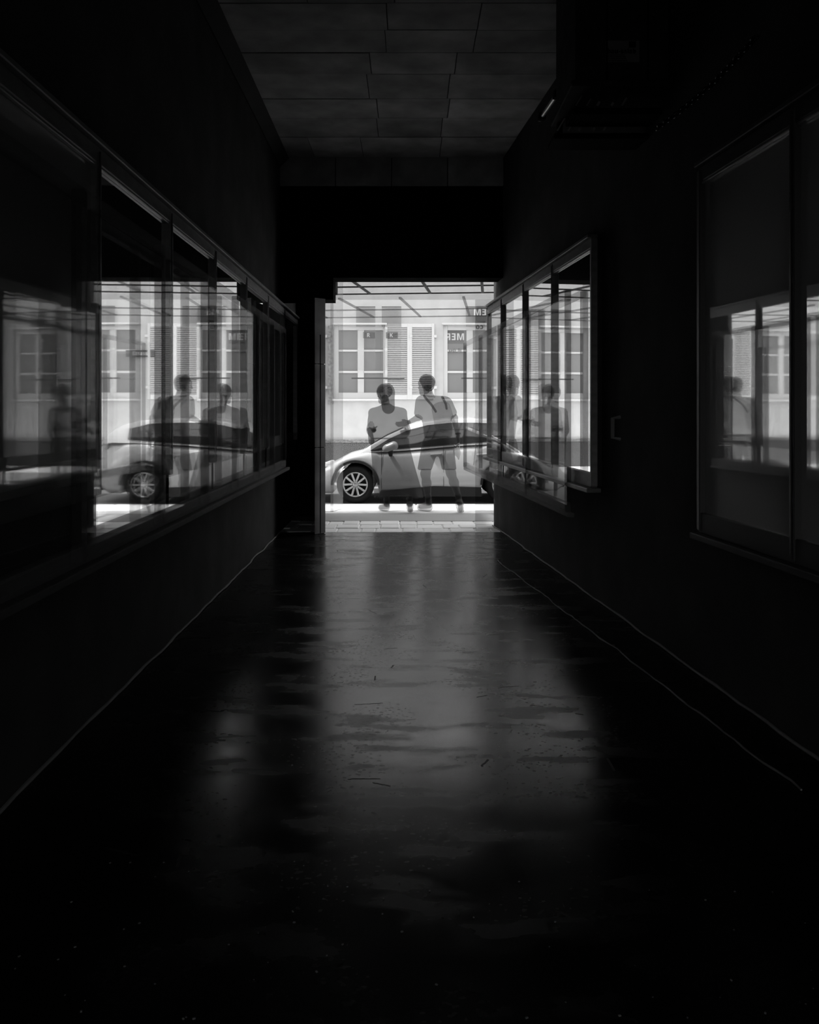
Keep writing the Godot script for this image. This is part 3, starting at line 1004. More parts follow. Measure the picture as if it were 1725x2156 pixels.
# ------------------------------------------------------------------ car
const CAR_D := 13.62       # its near side
func build_car() -> void:
	var half := 0.86
	var o := thing("car", "white hatchback car with dark windows passing behind the two people", "car", Vector3(0, ROAD, -CAR_D - half))
	var fx0 := -1.75
	var rx := 2.36
	var wf := -0.89
	var wr := 1.56
	var ar := 0.365
	# stations
	var us := []
	var u := fx0
	while u < rx + 0.001:
		us.append(u)
		u += 0.03475
	var hood := Curve.new()
	hood.min_value = 0.0
	hood.max_value = 2.0
	for q in [[-1.75, 0.45], [-1.66, 0.52], [-1.364, 0.61], [-1.05, 0.775], [-0.69, 0.865], [0.0, 0.905], [0.9, 0.985], [1.7, 1.02], [2.15, 1.03], [2.30, 0.97], [2.36, 0.85]]:
		hood.add_point(Vector2((q[0] - fx0) / (rx - fx0), q[1]), 0, 0, Curve.TANGENT_LINEAR, Curve.TANGENT_LINEAR)
	var rows := []
	for x in us:
		var t: float = (x - fx0) / (rx - fx0)
		var w := half * (1.0 - 0.30 * pow(maxf(0.0, 1.0 - t / 0.16), 2.2) - 0.16 * pow(maxf(0.0, (t - 0.86) / 0.14), 2.0))
		var yb := 0.17
		if t < 0.05: yb = 0.17 + 0.10 * (1.0 - t / 0.05)
		if t > 0.95: yb = 0.17 + 0.14 * (t - 0.95) / 0.05
		for c in [wf, wr]:
			var dd: float = absf(x - c)
			if dd < ar: yb = maxf(yb, 0.31 + sqrt(ar * ar - dd * dd))
		var yt := hood.sample(t)
		yb = minf(yb, yt - 0.05)
		var ring := []
		var shape := [[0.0, 0.0, 0], [0.60, 0.0, 0], [0.955, 0.0, 0], [0.985, 0.10, 1], [1.0, 0.38, 1], [0.995, 0.60, 1], [0.97, 0.80, 1], [0.94, 0.90, 1], [0.86, 0.965, 1], [0.62, 1.0, 1], [0.0, 1.015, 1]]
		for q in shape: ring.append(Vector3(x, lerpf(yb, yt, q[1]), w * q[0]))
		for q in range(shape.size() - 2, 0, -1): ring.append(Vector3(x, lerpf(yb, yt, shape[q][1]), -w * shape[q][0]))
		rows.append(ring)
	var cap0 := []
	for p in rows[0]: cap0.append(Vector3(fx0 - 0.02, lerpf(p.y, 0.38, 0.6), p.z * 0.5))
	var capa := []
	for p in rows[0]: capa.append(Vector3(fx0 - 0.02, 0.38, 0))
	rows.push_front(cap0)
	rows.push_front(capa)
	var capb := []
	for p in rows[-1]: capb.append(Vector3(rx + 0.015, lerpf(p.y, 0.6, 0.5), p.z * 0.6))
	var capc := []
	for p in rows[-1]: capc.append(Vector3(rx + 0.015, 0.6, 0))
	rows.append(capb)
	rows.append(capc)
	mi("body", sheet(rows, true, Vector3.ZERO, false), M.car, o)
	# greenhouse: outline from the side; width at the belt and at the roof
	var top := [[-0.80, 0.845], [-0.62, 0.97], [-0.36, 1.12], [-0.06, 1.255], [0.25, 1.345], [0.6, 1.39], [0.95, 1.405], [1.35, 1.395], [1.7, 1.36], [1.92, 1.30], [2.06, 1.22], [2.18, 1.10], [2.24, 1.02]]
	var gr := []
	for k in top.size():
		var x: float = top[k][0]
		var y: float = top[k][1]
		var yb := hood.sample((x - fx0) / (rx - fx0)) - 0.03
		var ring := []
		var f := clampf((y - yb) / 0.42, 0.0, 1.0)
		var wb := half * 0.95
		var wt := half * lerpf(0.95, 0.72, f)
		for q in [[1.0, 0.0], [0.75, 0.33], [0.4, 0.7], [0.12, 0.93], [-0.08, 0.985]]:
			ring.append(Vector3(x, lerpf(yb, y, q[1]), lerpf(wt, wb, q[0])))
		ring.append(Vector3(x, y + 0.0, wt * 0.6))
		ring.append(Vector3(x, y + 0.012, 0))
		ring.append(Vector3(x, y + 0.0, -wt * 0.6))
		for q in [[-0.08, 0.985], [0.12, 0.93], [0.4, 0.7], [0.75, 0.33], [1.0, 0.0]]:
			ring.append(Vector3(x, lerpf(yb, y, q[1]), -lerpf(wt, wb, q[0])))
		gr.append(ring)
	mi("roof", sheet(gr, false, Vector3.ZERO, false), M.car, o)
	# side windows: polygons lying just outside the leaning side
	var side_z := func(x: float, y: float) -> float:
		var yt := 0.0
		for k in top.size() - 1:
			if x >= top[k][0] and x <= top[k + 1][0]:
				yt = lerpf(top[k][1], top[k + 1][1], (x - top[k][0]) / (top[k + 1][0] - top[k][0]))
		if yt == 0.0: yt = top[0][1]
		var yb := hood.sample((x - fx0) / (rx - fx0)) - 0.03
		var f := clampf((yt - yb) / 0.42, 0.0, 1.0)
		var s := clampf((y - yb) / maxf(yt - yb, 0.01), 0.0, 1.0)
		var pts := [[0.0, 1.0], [0.33, 0.75], [0.7, 0.4], [0.93, 0.12], [1.0, -0.08]]
		var q := 0.0
		for k in 4:
			if s >= pts[k][0]: q = lerpf(pts[k][1], pts[k + 1][1], (s - pts[k][0]) / (pts[k + 1][0] - pts[k][0]))
		return lerpf(half * lerpf(0.95, 0.72, f), half * 0.95, q)
	var up := func(x: float) -> float:
		var pts := [[-0.64, 0.872], [-0.35, 1.055], [-0.02, 1.205], [0.3, 1.285], [0.7, 1.325], [1.1, 1.325], [1.5, 1.31], [1.86, 1.22]]
		for k in pts.size() - 1:
			if x <= pts[k + 1][0]: return lerpf(pts[k][1], pts[k + 1][1], clampf((x - pts[k][0]) / (pts[k + 1][0] - pts[k][0]), 0, 1))
		return pts[-1][1]
	var lowy := func(x: float) -> float:
		return 0.862 + (x + 0.64) * 0.078
	for sd in [1.0, -1.0]:
		for r in [[-0.64, 0.56], [0.56, 1.28], [1.28, 1.82]]:
			var grid := []
			var nseg := 14
			for k in nseg + 1:
				var x := lerpf(r[0], r[1], k / float(nseg))
				var row := []
				for j in 6:
					var y := lerpf(lowy.call(x), up.call(x), j / 5.0)
					row.append(Vector3(x, y, (side_z.call(x, y) + 0.008) * sd))
				grid.append(row)
			mi("side_window", sheet(grid, false, Vector3.ZERO, sd < 0), M.car_glass, o)
	# windscreen and rear window
	for q in [[0, 3, "windscreen"], [9, 12, "rear_window"]]:
		var grid := []
		for k in 7:
			var t := lerpf(q[0] + 0.25, q[1] - 0.15, k / 6.0)
			var a := int(t)
			var fr := t - a
			var x := lerpf(top[a][0], top[a + 1][0], fr)
			var y := lerpf(top[a][1], top[a + 1][1], fr)
			var n := Vector2(-(top[a + 1][1] - top[a][1]), top[a + 1][0] - top[a][0]).normalized() * 0.014
			var row := []
			for j in 7:
				var z := lerpf(-1, 1, j / 6.0) * half * lerpf(0.72, 0.62, k / 6.0 if q[0] == 0 else 1.0 - k / 6.0)
				row.append(Vector3(x + n.x, y + n.y + 0.004 * (1.0 - absf(z)), z))
			grid.append(row)
		mi(q[2], sheet(grid, false, Vector3.ZERO, true), M.car_glass, o)
	# sills, arches, bumpers
	for sd in [1.0, -1.0]:
		var s := new_st()
		var poly := PackedVector2Array([Vector2(wf + ar + 0.01, 0.12), Vector2(wr - ar - 0.01, 0.12), Vector2(wr - ar - 0.02, 0.27), Vector2(0.4, 0.29), Vector2(wf + ar + 0.05, 0.21)])
		prism(s, poly, Vector3(0, 0, (half - 0.01) * sd), Vector3.RIGHT, Vector3.UP, Vector3.BACK, 0.05)
		obj("sill_trim", s, M.plastic, o)
		for c in [wf, wr]:
			s = new_st()
			for k in 18:
				var a0 := PI * k / 18.0
				var a1 := PI * (k + 1) / 18.0
				for rr in [[ar - 0.004, ar + 0.035]]:
					var z0: float = (half - 0.03) * sd
					var z1: float = (half + 0.014) * sd
					var pt := func(a: float, r: float, z: float) -> Vector3:
						return Vector3(c + cos(a) * r, 0.31 + sin(a) * r, z)
					quad(s, pt.call(a0, rr[0], z1), pt.call(a1, rr[0], z1), pt.call(a1, rr[1], z1), pt.call(a0, rr[1], z1), Vector3(0, 0, sd))
					quad(s, pt.call(a0, rr[1], z0), pt.call(a1, rr[1], z0), pt.call(a1, rr[1], z1), pt.call(a0, rr[1], z1), Vector3(cos(a0), sin(a0), 0))
					quad(s, pt.call(a0, rr[0], z0), pt.call(a1, rr[0], z0), pt.call(a1, rr[0], z1), pt.call(a0, rr[0], z1), -Vector3(cos(a0), sin(a0), 0))
			obj("wheel_arch", s, M.plastic, o)
			# wheel: tyre, rim with five spokes, hub
			var whl := Node3D.new()
			whl.name = "wheel"
			o.add_child(whl, true)
			whl.position = Vector3(c, 0.31, (half - 0.12) * sd)
			mi("tyre", lathe_z([[0.19, -0.09], [0.27, -0.1], [0.30, -0.085], [0.31, -0.05], [0.31, 0.05], [0.30, 0.085], [0.27, 0.1], [0.205, 0.095], [0.20, 0.06]], 40), M.tyre, whl)
			s = new_st()
			for k in 5:
				var a := TAU * k / 5.0 + 0.3
				for e in [-1.0, 1.0]:
					var p := Vector3(cos(a + e * 0.25) * 0.05, sin(a + e * 0.25) * 0.05, 0.075 * sd)
					var q := Vector3(cos(a + e * 0.34) * 0.198, sin(a + e * 0.34) * 0.198, 0.085 * sd)
					bar(s, p, q, Vector3(0, 0, sd), 0.032, 0.03, 0.006)
			obj("spokes", s, M.rim, whl)
			mi("rim_ring", lathe_z([[0.178, 0.05 * sd], [0.185, 0.09 * sd], [0.205, 0.1 * sd], [0.21, 0.06 * sd]], 40), M.rim, whl)
			mi("hub", lathe_z([[0.001, 0.09 * sd], [0.04, 0.088 * sd], [0.055, 0.07 * sd], [0.055, 0.04 * sd]], 20), M.rim, whl)
			mi("brake_disc", lathe_z([[0.001, 0.0], [0.18, 0.0], [0.18, 0.02 * sd]], 24), M.plastic, whl)
		# door mirror, handles, door seams
		var mr := blob("door_mirror", [bone(Vector3(-0.36, 0.925, (half + 0.11) * sd), Vector3(-0.26, 0.965, (half + 0.12) * sd), 0.058, 0.062, 0.05, 0.8), bone(Vector3(-0.40, 0.90, (half + 0.1) * sd), Vector3(-0.24, 0.945, (half + 0.1) * sd), 0.042, 0.05, 0.05, 0.8)], [], 0.012, M.car, o)
		s = new_st()
		tube(s, [Vector3(-0.31, 0.80, half * 0.97 * sd), Vector3(-0.31, 0.84, (half + 0.06) * sd), Vector3(-0.31, 0.90, (half + 0.10) * sd)], [0.035, 0.04, 0.045], 10)
		obj("mirror_stalk", s, M.plastic, mr)
		for x in [0.34, 1.10]:
			s = new_st()
			bar(s, Vector3(x, 0.80, half * 0.985 * sd), Vector3(x + 0.19, 0.815, half * 0.985 * sd), Vector3(0, 0, sd), 0.03, 0.05, 0.008)
			obj("door_handle", s, M.car, o)
		for x in [-0.46, 0.56, 1.05]:
			var pts := []
			for k in 8:
				var y := lerpf(0.24 if x < 1.0 else 0.62, lowy.call(x) - 0.02, k / 7.0)
				pts.append(Vector3(x + (0.04 * k / 7.0 if x > 1.0 else 0.0), y, half * (0.995 - 0.05 * pow(maxf(0.0, (k - 4) / 3.0), 2.0)) * sd))
			s = new_st()
			tube(s, pts, [0.004, 0.004, 0.004, 0.004, 0.004, 0.004, 0.004, 0.004], 5)
			obj("door_seam", s, M.plastic, o)
		# lamps
		blob("tail_lamp", [bone(Vector3(2.24, 0.80, 0.66 * sd), Vector3(2.16, 0.92, 0.72 * sd), 0.06, 0.055, 0.05)], [], 0.014, M.lamp_red, o)
		blob("headlamp", [bone(Vector3(-1.64, 0.50, 0.52 * sd), Vector3(-1.40, 0.585, 0.68 * sd), 0.05, 0.045, 0.05)], [], 0.014, M.lamp_clear, o)
	var b := new_st()
	box(b, Vector3(rx - 0.06, 0.20, -0.62), Vector3(rx + 0.03, 0.36, 0.62), 0.03)
	obj("rear_bumper", b, M.plastic, o)
	b = new_st()
	box(b, Vector3(fx0 - 0.05, 0.20, -0.45), Vector3(fx0 + 0.03, 0.33, 0.45), 0.03)
	obj("front_grille", b, M.plastic, o)
	b = new_st()
	box(b, Vector3(rx + 0.0, 0.62, -0.26), Vector3(rx + 0.03, 0.74, 0.26), 0.006)
	obj("number_plate", b, M.marking, o)

func lathe_z(prof: Array, n: int) -> ArrayMesh:
	var rows := []
	for p in prof:
		var ring := []
		for k in n:
			var a := TAU * k / n
			ring.append(Vector3(cos(a) * p[0], sin(a) * p[0], p[1]))
		rows.append(ring)
	return sheet(rows, true, Vector3.ZERO, true)

# ------------------------------------------------------------------ people
const PD := 10.85
func J(px: float, py: float, dz := 0.0) -> Vector3:      # a joint from the photograph, dz towards the viewer
	var p := P(px, py, PD)
	p.z += dz
	return p

# hand: wrist, direction of the fingers, towards the thumb, curl
func hand_bones(w: Vector3, dir: Vector3, thumb: Vector3, curl: float, s := 1.0) -> Array:
	var out := []
	dir = dir.normalized()
	thumb = (thumb - dir * thumb.dot(dir)).normalized()
	var palm := dir.cross(thumb).normalized()
	out.append(bone(w, w + dir * 0.03 * s, 0.026 * s, 0.027 * s, 0.02))
	for k in 4:
		var q := (1.5 - k) * 0.019 * s
		out.append(bone(w + dir * 0.025 * s + thumb * q * 0.7, w + dir * 0.085 * s + thumb * q, 0.017 * s, 0.0125 * s, 0.012))
		var p := w + dir * 0.088 * s + thumb * q
		var lens := [[0.040, 0.026, 0.02], [0.045, 0.029, 0.021], [0.041, 0.027, 0.02], [0.032, 0.02, 0.018]]
		var a := curl * 0.4
		var r := 0.0088 * s
		for l in lens[k]:
			var d := dir.rotated(thumb, a)
			var e: Vector3 = p + d * l * s
			out.append(bone(p, e, r, r * 0.92, 0.006))
			p = e
			r *= 0.92
			a += curl
	var t0 := w + dir * 0.03 * s + thumb * 0.022 * s
	var t1 := t0 + (thumb * 0.75 + dir * 0.7 + palm * 0.25).normalized() * 0.042 * s
	var t2 := t1 + (thumb * 0.25 + dir * 0.95 + palm * 0.3 * curl).normalized() * 0.032 * s
	out.append(bone(w + dir * 0.02 * s, t0, 0.018 * s, 0.014 * s, 0.012))
	out.append(bone(t0, t1, 0.0125 * s, 0.0105 * s, 0.01))
	out.append(bone(t1, t2, 0.0105 * s, 0.009 * s, 0.006))
	return out

# head with face; c centre, look direction (horizontal), r half width
func head_bones(c: Vector3, look: Vector3, s: float) -> Array:
	look = look.normalized()
	var side := look.cross(Vector3.UP).normalized()
	var q := func(f: float, u: float, l: float) -> Vector3:
		return c + look * f * s + Vector3.UP * u * s + side * l * s
	var out := [
		bone(q.call(-0.018, 0.03, 0), q.call(0.02, 0.03, 0), 0.078 * s, 0.072 * s, 0.02),
		bone(q.call(0.03, 0.03, 0), q.call(0.05, -0.06, 0), 0.058 * s, 0.042 * s, 0.04),
		bone(q.call(0.02, -0.07, 0.03), q.call(0.066, -0.092, 0.0), 0.03 * s, 0.022 * s, 0.03),
		bone(q.call(0.02, -0.07, -0.03), q.call(0.066, -0.092, 0.0), 0.03 * s, 0.022 * s, 0.03),
		bone(q.call(0.092, 0.012, 0), q.call(0.106, -0.03, 0), 0.008 * s, 0.014 * s, 0.016),
		bone(q.call(0.088, -0.057, 0.018), q.call(0.088, -0.057, -0.018), 0.009 * s, 0.009 * s, 0.012),
		bone(q.call(0.084, 0.03, 0.032), q.call(0.084, 0.03, -0.032), 0.012 * s, 0.012 * s, 0.018),
	]
	for l in [-1.0, 1.0]:
		out.append(bone(q.call(-0.006, 0.022, 0.078 * l), q.call(0.0, -0.03, 0.074 * l), 0.015 * s, 0.009 * s, 0.008))
		out.append(bone(q.call(0.082, 0.008, 0.03 * l), q.call(0.082, 0.008, 0.032 * l), 0.013 * s, 0.013 * s, 0.004))
	return out

func finish_body(o: Node3D, bones: Array, fine: Array, cloth: Array, extra: Variant) -> void:
	var v := PackedVector3Array()
	var idx := PackedInt32Array()
	var drop := func(p: Vector3) -> bool:
		for c in cloth:
			if dist(c[0], c[1], p) < -0.002: return true
		return extra != null and extra.call(p)
	nets(bones, [], 0.013, v, idx, drop)
	for f in fine: nets(f[0], [], f[1], v, idx, drop)
	mi("body", smooth_mesh(v, idx), M.skin, o)

func grow(bones: Array, by: float) -> Array:
	var out := []
	for b in bones: out.append([b[0], b[1], b[2] + by, b[3] + by, b[4], b[5]])
	return out

func build_man() -> void:
	var o := thing("person", "taller see-through person in shorts and T-shirt walking away, hand reaching to the companion", "person")
	var head := J(898.5, 811)
	var neck := J(905, 833, 0.02)
	var shl := J(887, 846)
	var shr := J(941, 850)
	var chest := J(916, 868)
	var waist := J(922, 905)
	var hipl := J(906, 940)
	var hipr := J(938, 940)
	var kneel := J(896, 997, 0.02)
	var kneer := J(950, 996, -0.02)
	var ankl := J(903, 1055, -0.10)
	var ankr := J(966, 1050, 0.14)
	var elbl := J(882, 878, 0.05)
	var wril := J(861, 889, 0.02)
	var elbr := J(957, 880, 0.02)
	var wrir := J(965, 919, -0.02)
	var torso := [
		bone(shl.lerp(shr, 0.12) + Vector3(0, 0.0, 0), shl.lerp(shr, 0.88), 0.075, 0.075, 0.08, 1.1),
		bone(chest + Vector3(-0.075, 0.03, 0), waist + Vector3(-0.05, 0, 0), 0.115, 0.105, 0.08, 1.2),
		bone(chest + Vector3(0.075, 0.03, 0), waist + Vector3(0.06, 0, 0), 0.115, 0.105, 0.08, 1.2),
	]
	var pelvis := [
		bone(waist, hipl + Vector3(0.03, 0.02, 0), 0.12, 0.105, 0.06, 1.15),
		bone(waist, hipr + Vector3(-0.03, 0.02, 0), 0.12, 0.105, 0.06, 1.15),
	]
	var thighs := [bone(hipl, kneel, 0.092, 0.062, 0.05), bone(hipr, kneer, 0.092, 0.062, 0.05)]
	var uarm := [bone(shl, elbl, 0.052, 0.042, 0.04), bone(shr, elbr, 0.052, 0.042, 0.04)]
	var bones := torso + pelvis + thighs + uarm
	bones += [
		bone(neck + Vector3(0, -0.03, 0), head + Vector3(0.01, -0.05, 0.015), 0.062, 0.055, 0.04),
		bone(elbl, wril, 0.042, 0.028, 0.03), bone(elbr, wrir, 0.042, 0.028, 0.03),
		bone(kneel, kneel.lerp(ankl, 0.35) + Vector3(0, 0, 0.02), 0.055, 0.056, 0.04), bone(kneel.lerp(ankl, 0.35) + Vector3(0, 0, 0.02), ankl, 0.056, 0.034, 0.04),
		bone(kneer, kneer.lerp(ankr, 0.35) + Vector3(0, 0, 0.02), 0.055, 0.056, 0.04), bone(kneer.lerp(ankr, 0.35) + Vector3(0, 0, 0.02), ankr, 0.056, 0.034, 0.04),
	]
	var toel := J(886, 1071, -0.22)
	var toer := J(970, 1073, 0.02)
	bones += [bone(ankl + Vector3(0.01, -0.07, 0.02), toel, 0.035, 0.03, 0.03), bone(ankr + Vector3(0.01, -0.04, 0.03), toer, 0.035, 0.03, 0.03)]
	# clothes
	var shirt := grow(torso + [bone(waist, waist + Vector3(0, -0.12, 0), 0.15, 0.158, 0.06, 1.15)], 0.016) + [bone(shl, shl.lerp(elbl, 0.72), 0.068, 0.07, 0.05), bone(shr, shr.lerp(elbr, 0.62), 0.068, 0.07, 0.05)]
	var hem := waist + Vector3(0, -0.10, 0)
	var shirt_cut := [[hem, Vector3(0.05, -1, 0).normalized()], [neck + Vector3(0, 0.035, 0), Vector3(-0.1, 1, -0.2).normalized()]]
	var legcut := kneel + Vector3(0, 0.03, 0)
	var shorts := grow(pelvis, 0.014) + [bone(hipl, J(893, 992, 0.02), 0.112, 0.09, 0.05), bone(hipr, J(947, 992, -0.02), 0.112, 0.092, 0.05)]
	var shorts_cut := [[J(0, 989), Vector3.DOWN], [J(0, 918), Vector3.UP]]
	finish_body(o, bones, [[head_bones(head, Vector3(-0.8, 0, -0.6), 1.12), 0.007], [hand_bones(wril, J(849, 892) - wril, Vector3(0, 1, -0.4), 0.35), 0.005], [hand_bones(wrir, J(966, 940) - wrir, Vector3(-0.2, 0, -1), 0.9), 0.005]], [[shirt, shirt_cut], [shorts, shorts_cut]], null)
	blob("shirt", shirt, shirt_cut, 0.013, M.cloth_mid, o)
	blob("shorts", shorts, shorts_cut, 0.013, M.cloth_dark, o)
	blob("hair", [bone(head + Vector3(0.02, 0.045, 0.01), head + Vector3(-0.01, 0.055, -0.01), 0.094, 0.088, 0.03), bone(head + Vector3(0.03, -0.02, 0.04), head + Vector3(0.02, 0.03, 0.03), 0.066, 0.08, 0.03)], [[head + Vector3(-0.05, 0, 0), Vector3(-0.75, -0.55, -0.35).normalized()]], 0.009, M.hair, o)
	for q in [[ankl, toel, 0.0], [ankr, toer, 1.0]]:
		var a: Vector3 = q[0]
		var t: Vector3 = q[1]
		var heel := (a + Vector3(0.005, -0.085, 0.03)) if q[2] < 0.5 else a + Vector3(0.0, -0.03, 0.055)
		blob("shoe", [bone(heel, t, 0.045, 0.042, 0.03), bone(a + Vector3(0, -0.05, 0), t.lerp(heel, 0.5), 0.047, 0.044, 0.03), bone(heel + Vector3(0, -0.012, 0), t + Vector3(0, -0.01, 0), 0.045, 0.042, 0.02)], [[Vector3(0, 0.004, 0), Vector3.DOWN]], 0.009, M.shoe, o)
		blob("sock", [bone(a + Vector3(0, -0.03, 0), a + (([kneel, kneer][int(q[2])] - a) as Vector3) * 0.12, 0.043, 0.043, 0.02)], [], 0.009, M.sock, o)
	# wrist strap
	var s := new_st()
	tube(s, [wrir + Vector3(-0.002, 0.045, 0), wrir + Vector3(0, 0.025, 0)], [0.037, 0.037], 14, false)
	obj("wristwatch", s, M.sock, o)
	# backpack on the back, its straps over the shoulders
	var bp := thing("backpack", "see-through backpack slung on the taller person's back", "backpack")
	blob("pack", [bone(J(922, 862, 0.16), J(931, 893, 0.16), 0.085, 0.105, 0.06, 1.2), bone(J(936, 858, 0.15), J(944, 890, 0.15), 0.075, 0.085, 0.06, 1.2)], [], 0.014, M.pack, bp)
	for q in [[J(896, 838, 0.05), J(893, 833, -0.05), J(908, 852, 0.13), J(918, 868, 0.15)], [J(931, 836, 0.06), J(934, 838, -0.03), J(938, 850, 0.12), J(940, 862, 0.14)]]:
		s = new_st()
		tube(s, [q[1], q[0], q[2], q[3]], [0.014, 0.016, 0.016, 0.014], 8)
		obj("strap", s, M.strap, bp)
	# carried bag in the hanging hand
	var cb := thing("carrier_bag", "small crumpled pale bag hanging from the taller person's hand", "bag")
	blob("pouch", [bone(J(964, 944), J(962, 953), 0.02, 0.04, 0.03, 1.6), bone(J(965, 953), J(966, 966), 0.035, 0.014, 0.03, 1.6), bone(J(958, 949), J(960, 955), 0.022, 0.018, 0.02, 1.6)], [], 0.008, M.bag_clear, cb)
	s = new_st()
	tube(s, [J(962, 944), J(964, 934, 0.02), J(968, 933, -0.01), J(968, 946)], [0.005, 0.005, 0.005, 0.005], 6)
	obj("handle", s, M.bag_clear, cb)

func build_woman() -> void:
	var o := thing("person", "shorter see-through person in a long flared dress with covered hair, walking away", "person")
	var head := J(811, 829)
	var neck := J(814, 857, 0.015)
	var shl := J(792, 872)
	var shr := J(842, 873)
	var chest := J(817, 885)
	var waist := J(819, 915)
	var hipl := J(808, 945)
	var hipr := J(834, 945)
	var kneel := J(812, 1000)
	var kneer := J(852, 1000, -0.03)
	var ankl := J(814, 1058, -0.1)
	var ankr := J(863, 1054, 0.12)
	var elbl := J(782, 896, -0.06)
	var wril := J(785, 908, -0.26)
	var elbr := J(853, 895, 0.0)
	var wrir := J(858, 912, -0.2)
	var torso := [
		bone(shl.lerp(shr, 0.15), shl.lerp(shr, 0.85), 0.07, 0.07, 0.08, 1.1),
		bone(chest + Vector3(-0.07, 0.02, 0), waist + Vector3(-0.05, 0, 0), 0.11, 0.10, 0.08, 1.2),
		bone(chest + Vector3(0.07, 0.02, 0), waist + Vector3(0.05, 0, 0), 0.11, 0.10, 0.08, 1.2),
	]
	var bones := torso + [
		bone(waist, hipl + Vector3(0.03, 0, 0), 0.12, 0.115, 0.06, 1.1), bone(waist, hipr + Vector3(-0.03, 0, 0), 0.12, 0.115, 0.06, 1.1),
		bone(neck + Vector3(0, -0.03, 0), head + Vector3(0.0, -0.06, 0.01), 0.055, 0.05, 0.04),
		bone(shl, elbl, 0.046, 0.038, 0.04), bone(elbl, wril, 0.038, 0.026, 0.03),
		bone(shr, elbr, 0.046, 0.038, 0.04), bone(elbr, wrir, 0.038, 0.026, 0.03),
		bone(hipl, kneel, 0.088, 0.058, 0.05), bone(kneel, ankl, 0.055, 0.034, 0.04),
		bone(hipr, kneer, 0.088, 0.058, 0.05), bone(kneer, ankr, 0.055, 0.034, 0.04),
	]
	var toel := J(801, 1072, -0.2)
	var toer := J(864, 1073, 0.03)
	bones += [bone(ankl + Vector3(0.01, -0.06, 0.02), toel, 0.034, 0.03, 0.03), bone(ankr + Vector3(0, -0.04, 0.03), toer, 0.034, 0.03, 0.03)]
	var top := grow(torso, 0.02) + [bone(shl + Vector3(-0.01, 0.0, 0), J(784, 868), 0.062, 0.05, 0.05), bone(shr + Vector3(0.01, 0.0, 0), J(849, 868), 0.062, 0.05, 0.05), bone(chest + Vector3(-0.1, 0, 0.0), J(788, 905), 0.12, 0.10, 0.08, 1.25), bone(chest + Vector3(0.1, 0, 0.0), J(848, 905), 0.11, 0.10, 0.08, 1.25), bone(waist, J(819, 938), 0.2, 0.2, 0.06, 1.2), bone(neck + Vector3(0, -0.0, 0.0), neck + Vector3(0, -0.06, 0), 0.062, 0.10, 0.06), bone(J(789, 886), J(791, 908), 0.075, 0.07, 0.06, 1.0), bone(J(844, 884), J(849, 908), 0.07, 0.07, 0.06, 1.0)]
	var top_cut := [[J(0, 924), Vector3.DOWN], [neck + Vector3(0, 0.045, 0), Vector3(0, 1, -0.15).normalized()]]
	# long skirt
	var prof := [[922, 780, 861], [945, 781, 864], [970, 783, 870], [1000, 785, 878], [1025, 787, 885], [1046, 789, 890]]
	var inside := func(p: Vector3) -> bool:
		var py := HY - (p.y - EYE) * F / PD
		if py < 920 or py > 1047: return false
		for k in prof.size() - 1:
			if py <= prof[k + 1][0]:
				var t: float = (py - prof[k][0]) / (prof[k + 1][0] - prof[k][0])
				var a := J(lerpf(prof[k][1], prof[k + 1][1], t), py)
				var b := J(lerpf(prof[k][2], prof[k + 1][2], t), py)
				return p.x > a.x + 0.01 and p.x < b.x - 0.01
		return false
	finish_body(o, bones, [[head_bones(head, Vector3(-0.75, 0, -0.66), 1.1), 0.007], [hand_bones(wril, Vector3(0.2, 0.1, -1), Vector3(0.3, 1, 0), 0.6, 0.92), 0.005], [hand_bones(wrir, Vector3(-0.4, 0.05, -1), Vector3(-0.3, 1, 0), 0.6, 0.92), 0.005]], [[top, top_cut]], inside)
	blob("dress_top", top, top_cut, 0.013, M.cloth_dark, o)
	var rows := []
	for k in 31:
		var py := lerpf(922.0, 1046.0, k / 30.0)
		var q := 0
		while q < prof.size() - 2 and py > prof[q + 1][0]: q += 1
		var t: float = (py - prof[q][0]) / (prof[q + 1][0] - prof[q][0])
		var a := J(lerpf(prof[q][1], prof[q + 1][1], t), py)
		var b := J(lerpf(prof[q][2], prof[q + 1][2], t), py)
		var ring := []
		for s in 64:
			var an := TAU * s / 64
			var fold := 1.0 + 0.035 * (k / 30.0) * sin(an * 9.0 + 1.0)
			var scal := 0.012 * absf(sin(an * 8.0)) if k == 30 else 0.0
			ring.append((a + b) / 2 + Vector3(cos(an) * (b.x - a.x) / 2 * fold, -scal, sin(an) * lerpf(0.17, 0.27, k / 30.0) * fold))
		rows.append(ring)
	mi("skirt", sheet(rows, true, Vector3.ZERO, false), M.cloth_dark, o)
	blob("head_covering", [bone(head + Vector3(0.0, 0.025, 0.02), head + Vector3(0.02, 0.035, 0.0), 0.112, 0.104, 0.03), bone(head + Vector3(0.03, -0.02, 0.03), neck + Vector3(0.025, -0.005, 0.02), 0.095, 0.085, 0.04)], [[head + Vector3(-0.05, 0, -0.04), Vector3(-0.75, -0.1, -0.66).normalized()]], 0.010, M.hair, o)
	for q in [[ankl, toel, 0.0], [ankr, toer, 1.0]]:
		var a: Vector3 = q[0]
		var t: Vector3 = q[1]
		var heel := (a + Vector3(0.005, -0.075, 0.03)) if q[2] < 0.5 else a + Vector3(0.0, -0.03, 0.05)
		blob("shoe", [bone(heel, t, 0.042, 0.04, 0.03), bone(a + Vector3(0, -0.05, 0), t.lerp(heel, 0.5), 0.043, 0.042, 0.03)], [[Vector3(0, 0.004, 0), Vector3.DOWN]], 0.009, M.shoe, o)
		blob("sock", [bone(a + Vector3(0, -0.03, 0), a + Vector3(0, 0.03, 0), 0.042, 0.042, 0.02)], [], 0.009, M.sock, o)
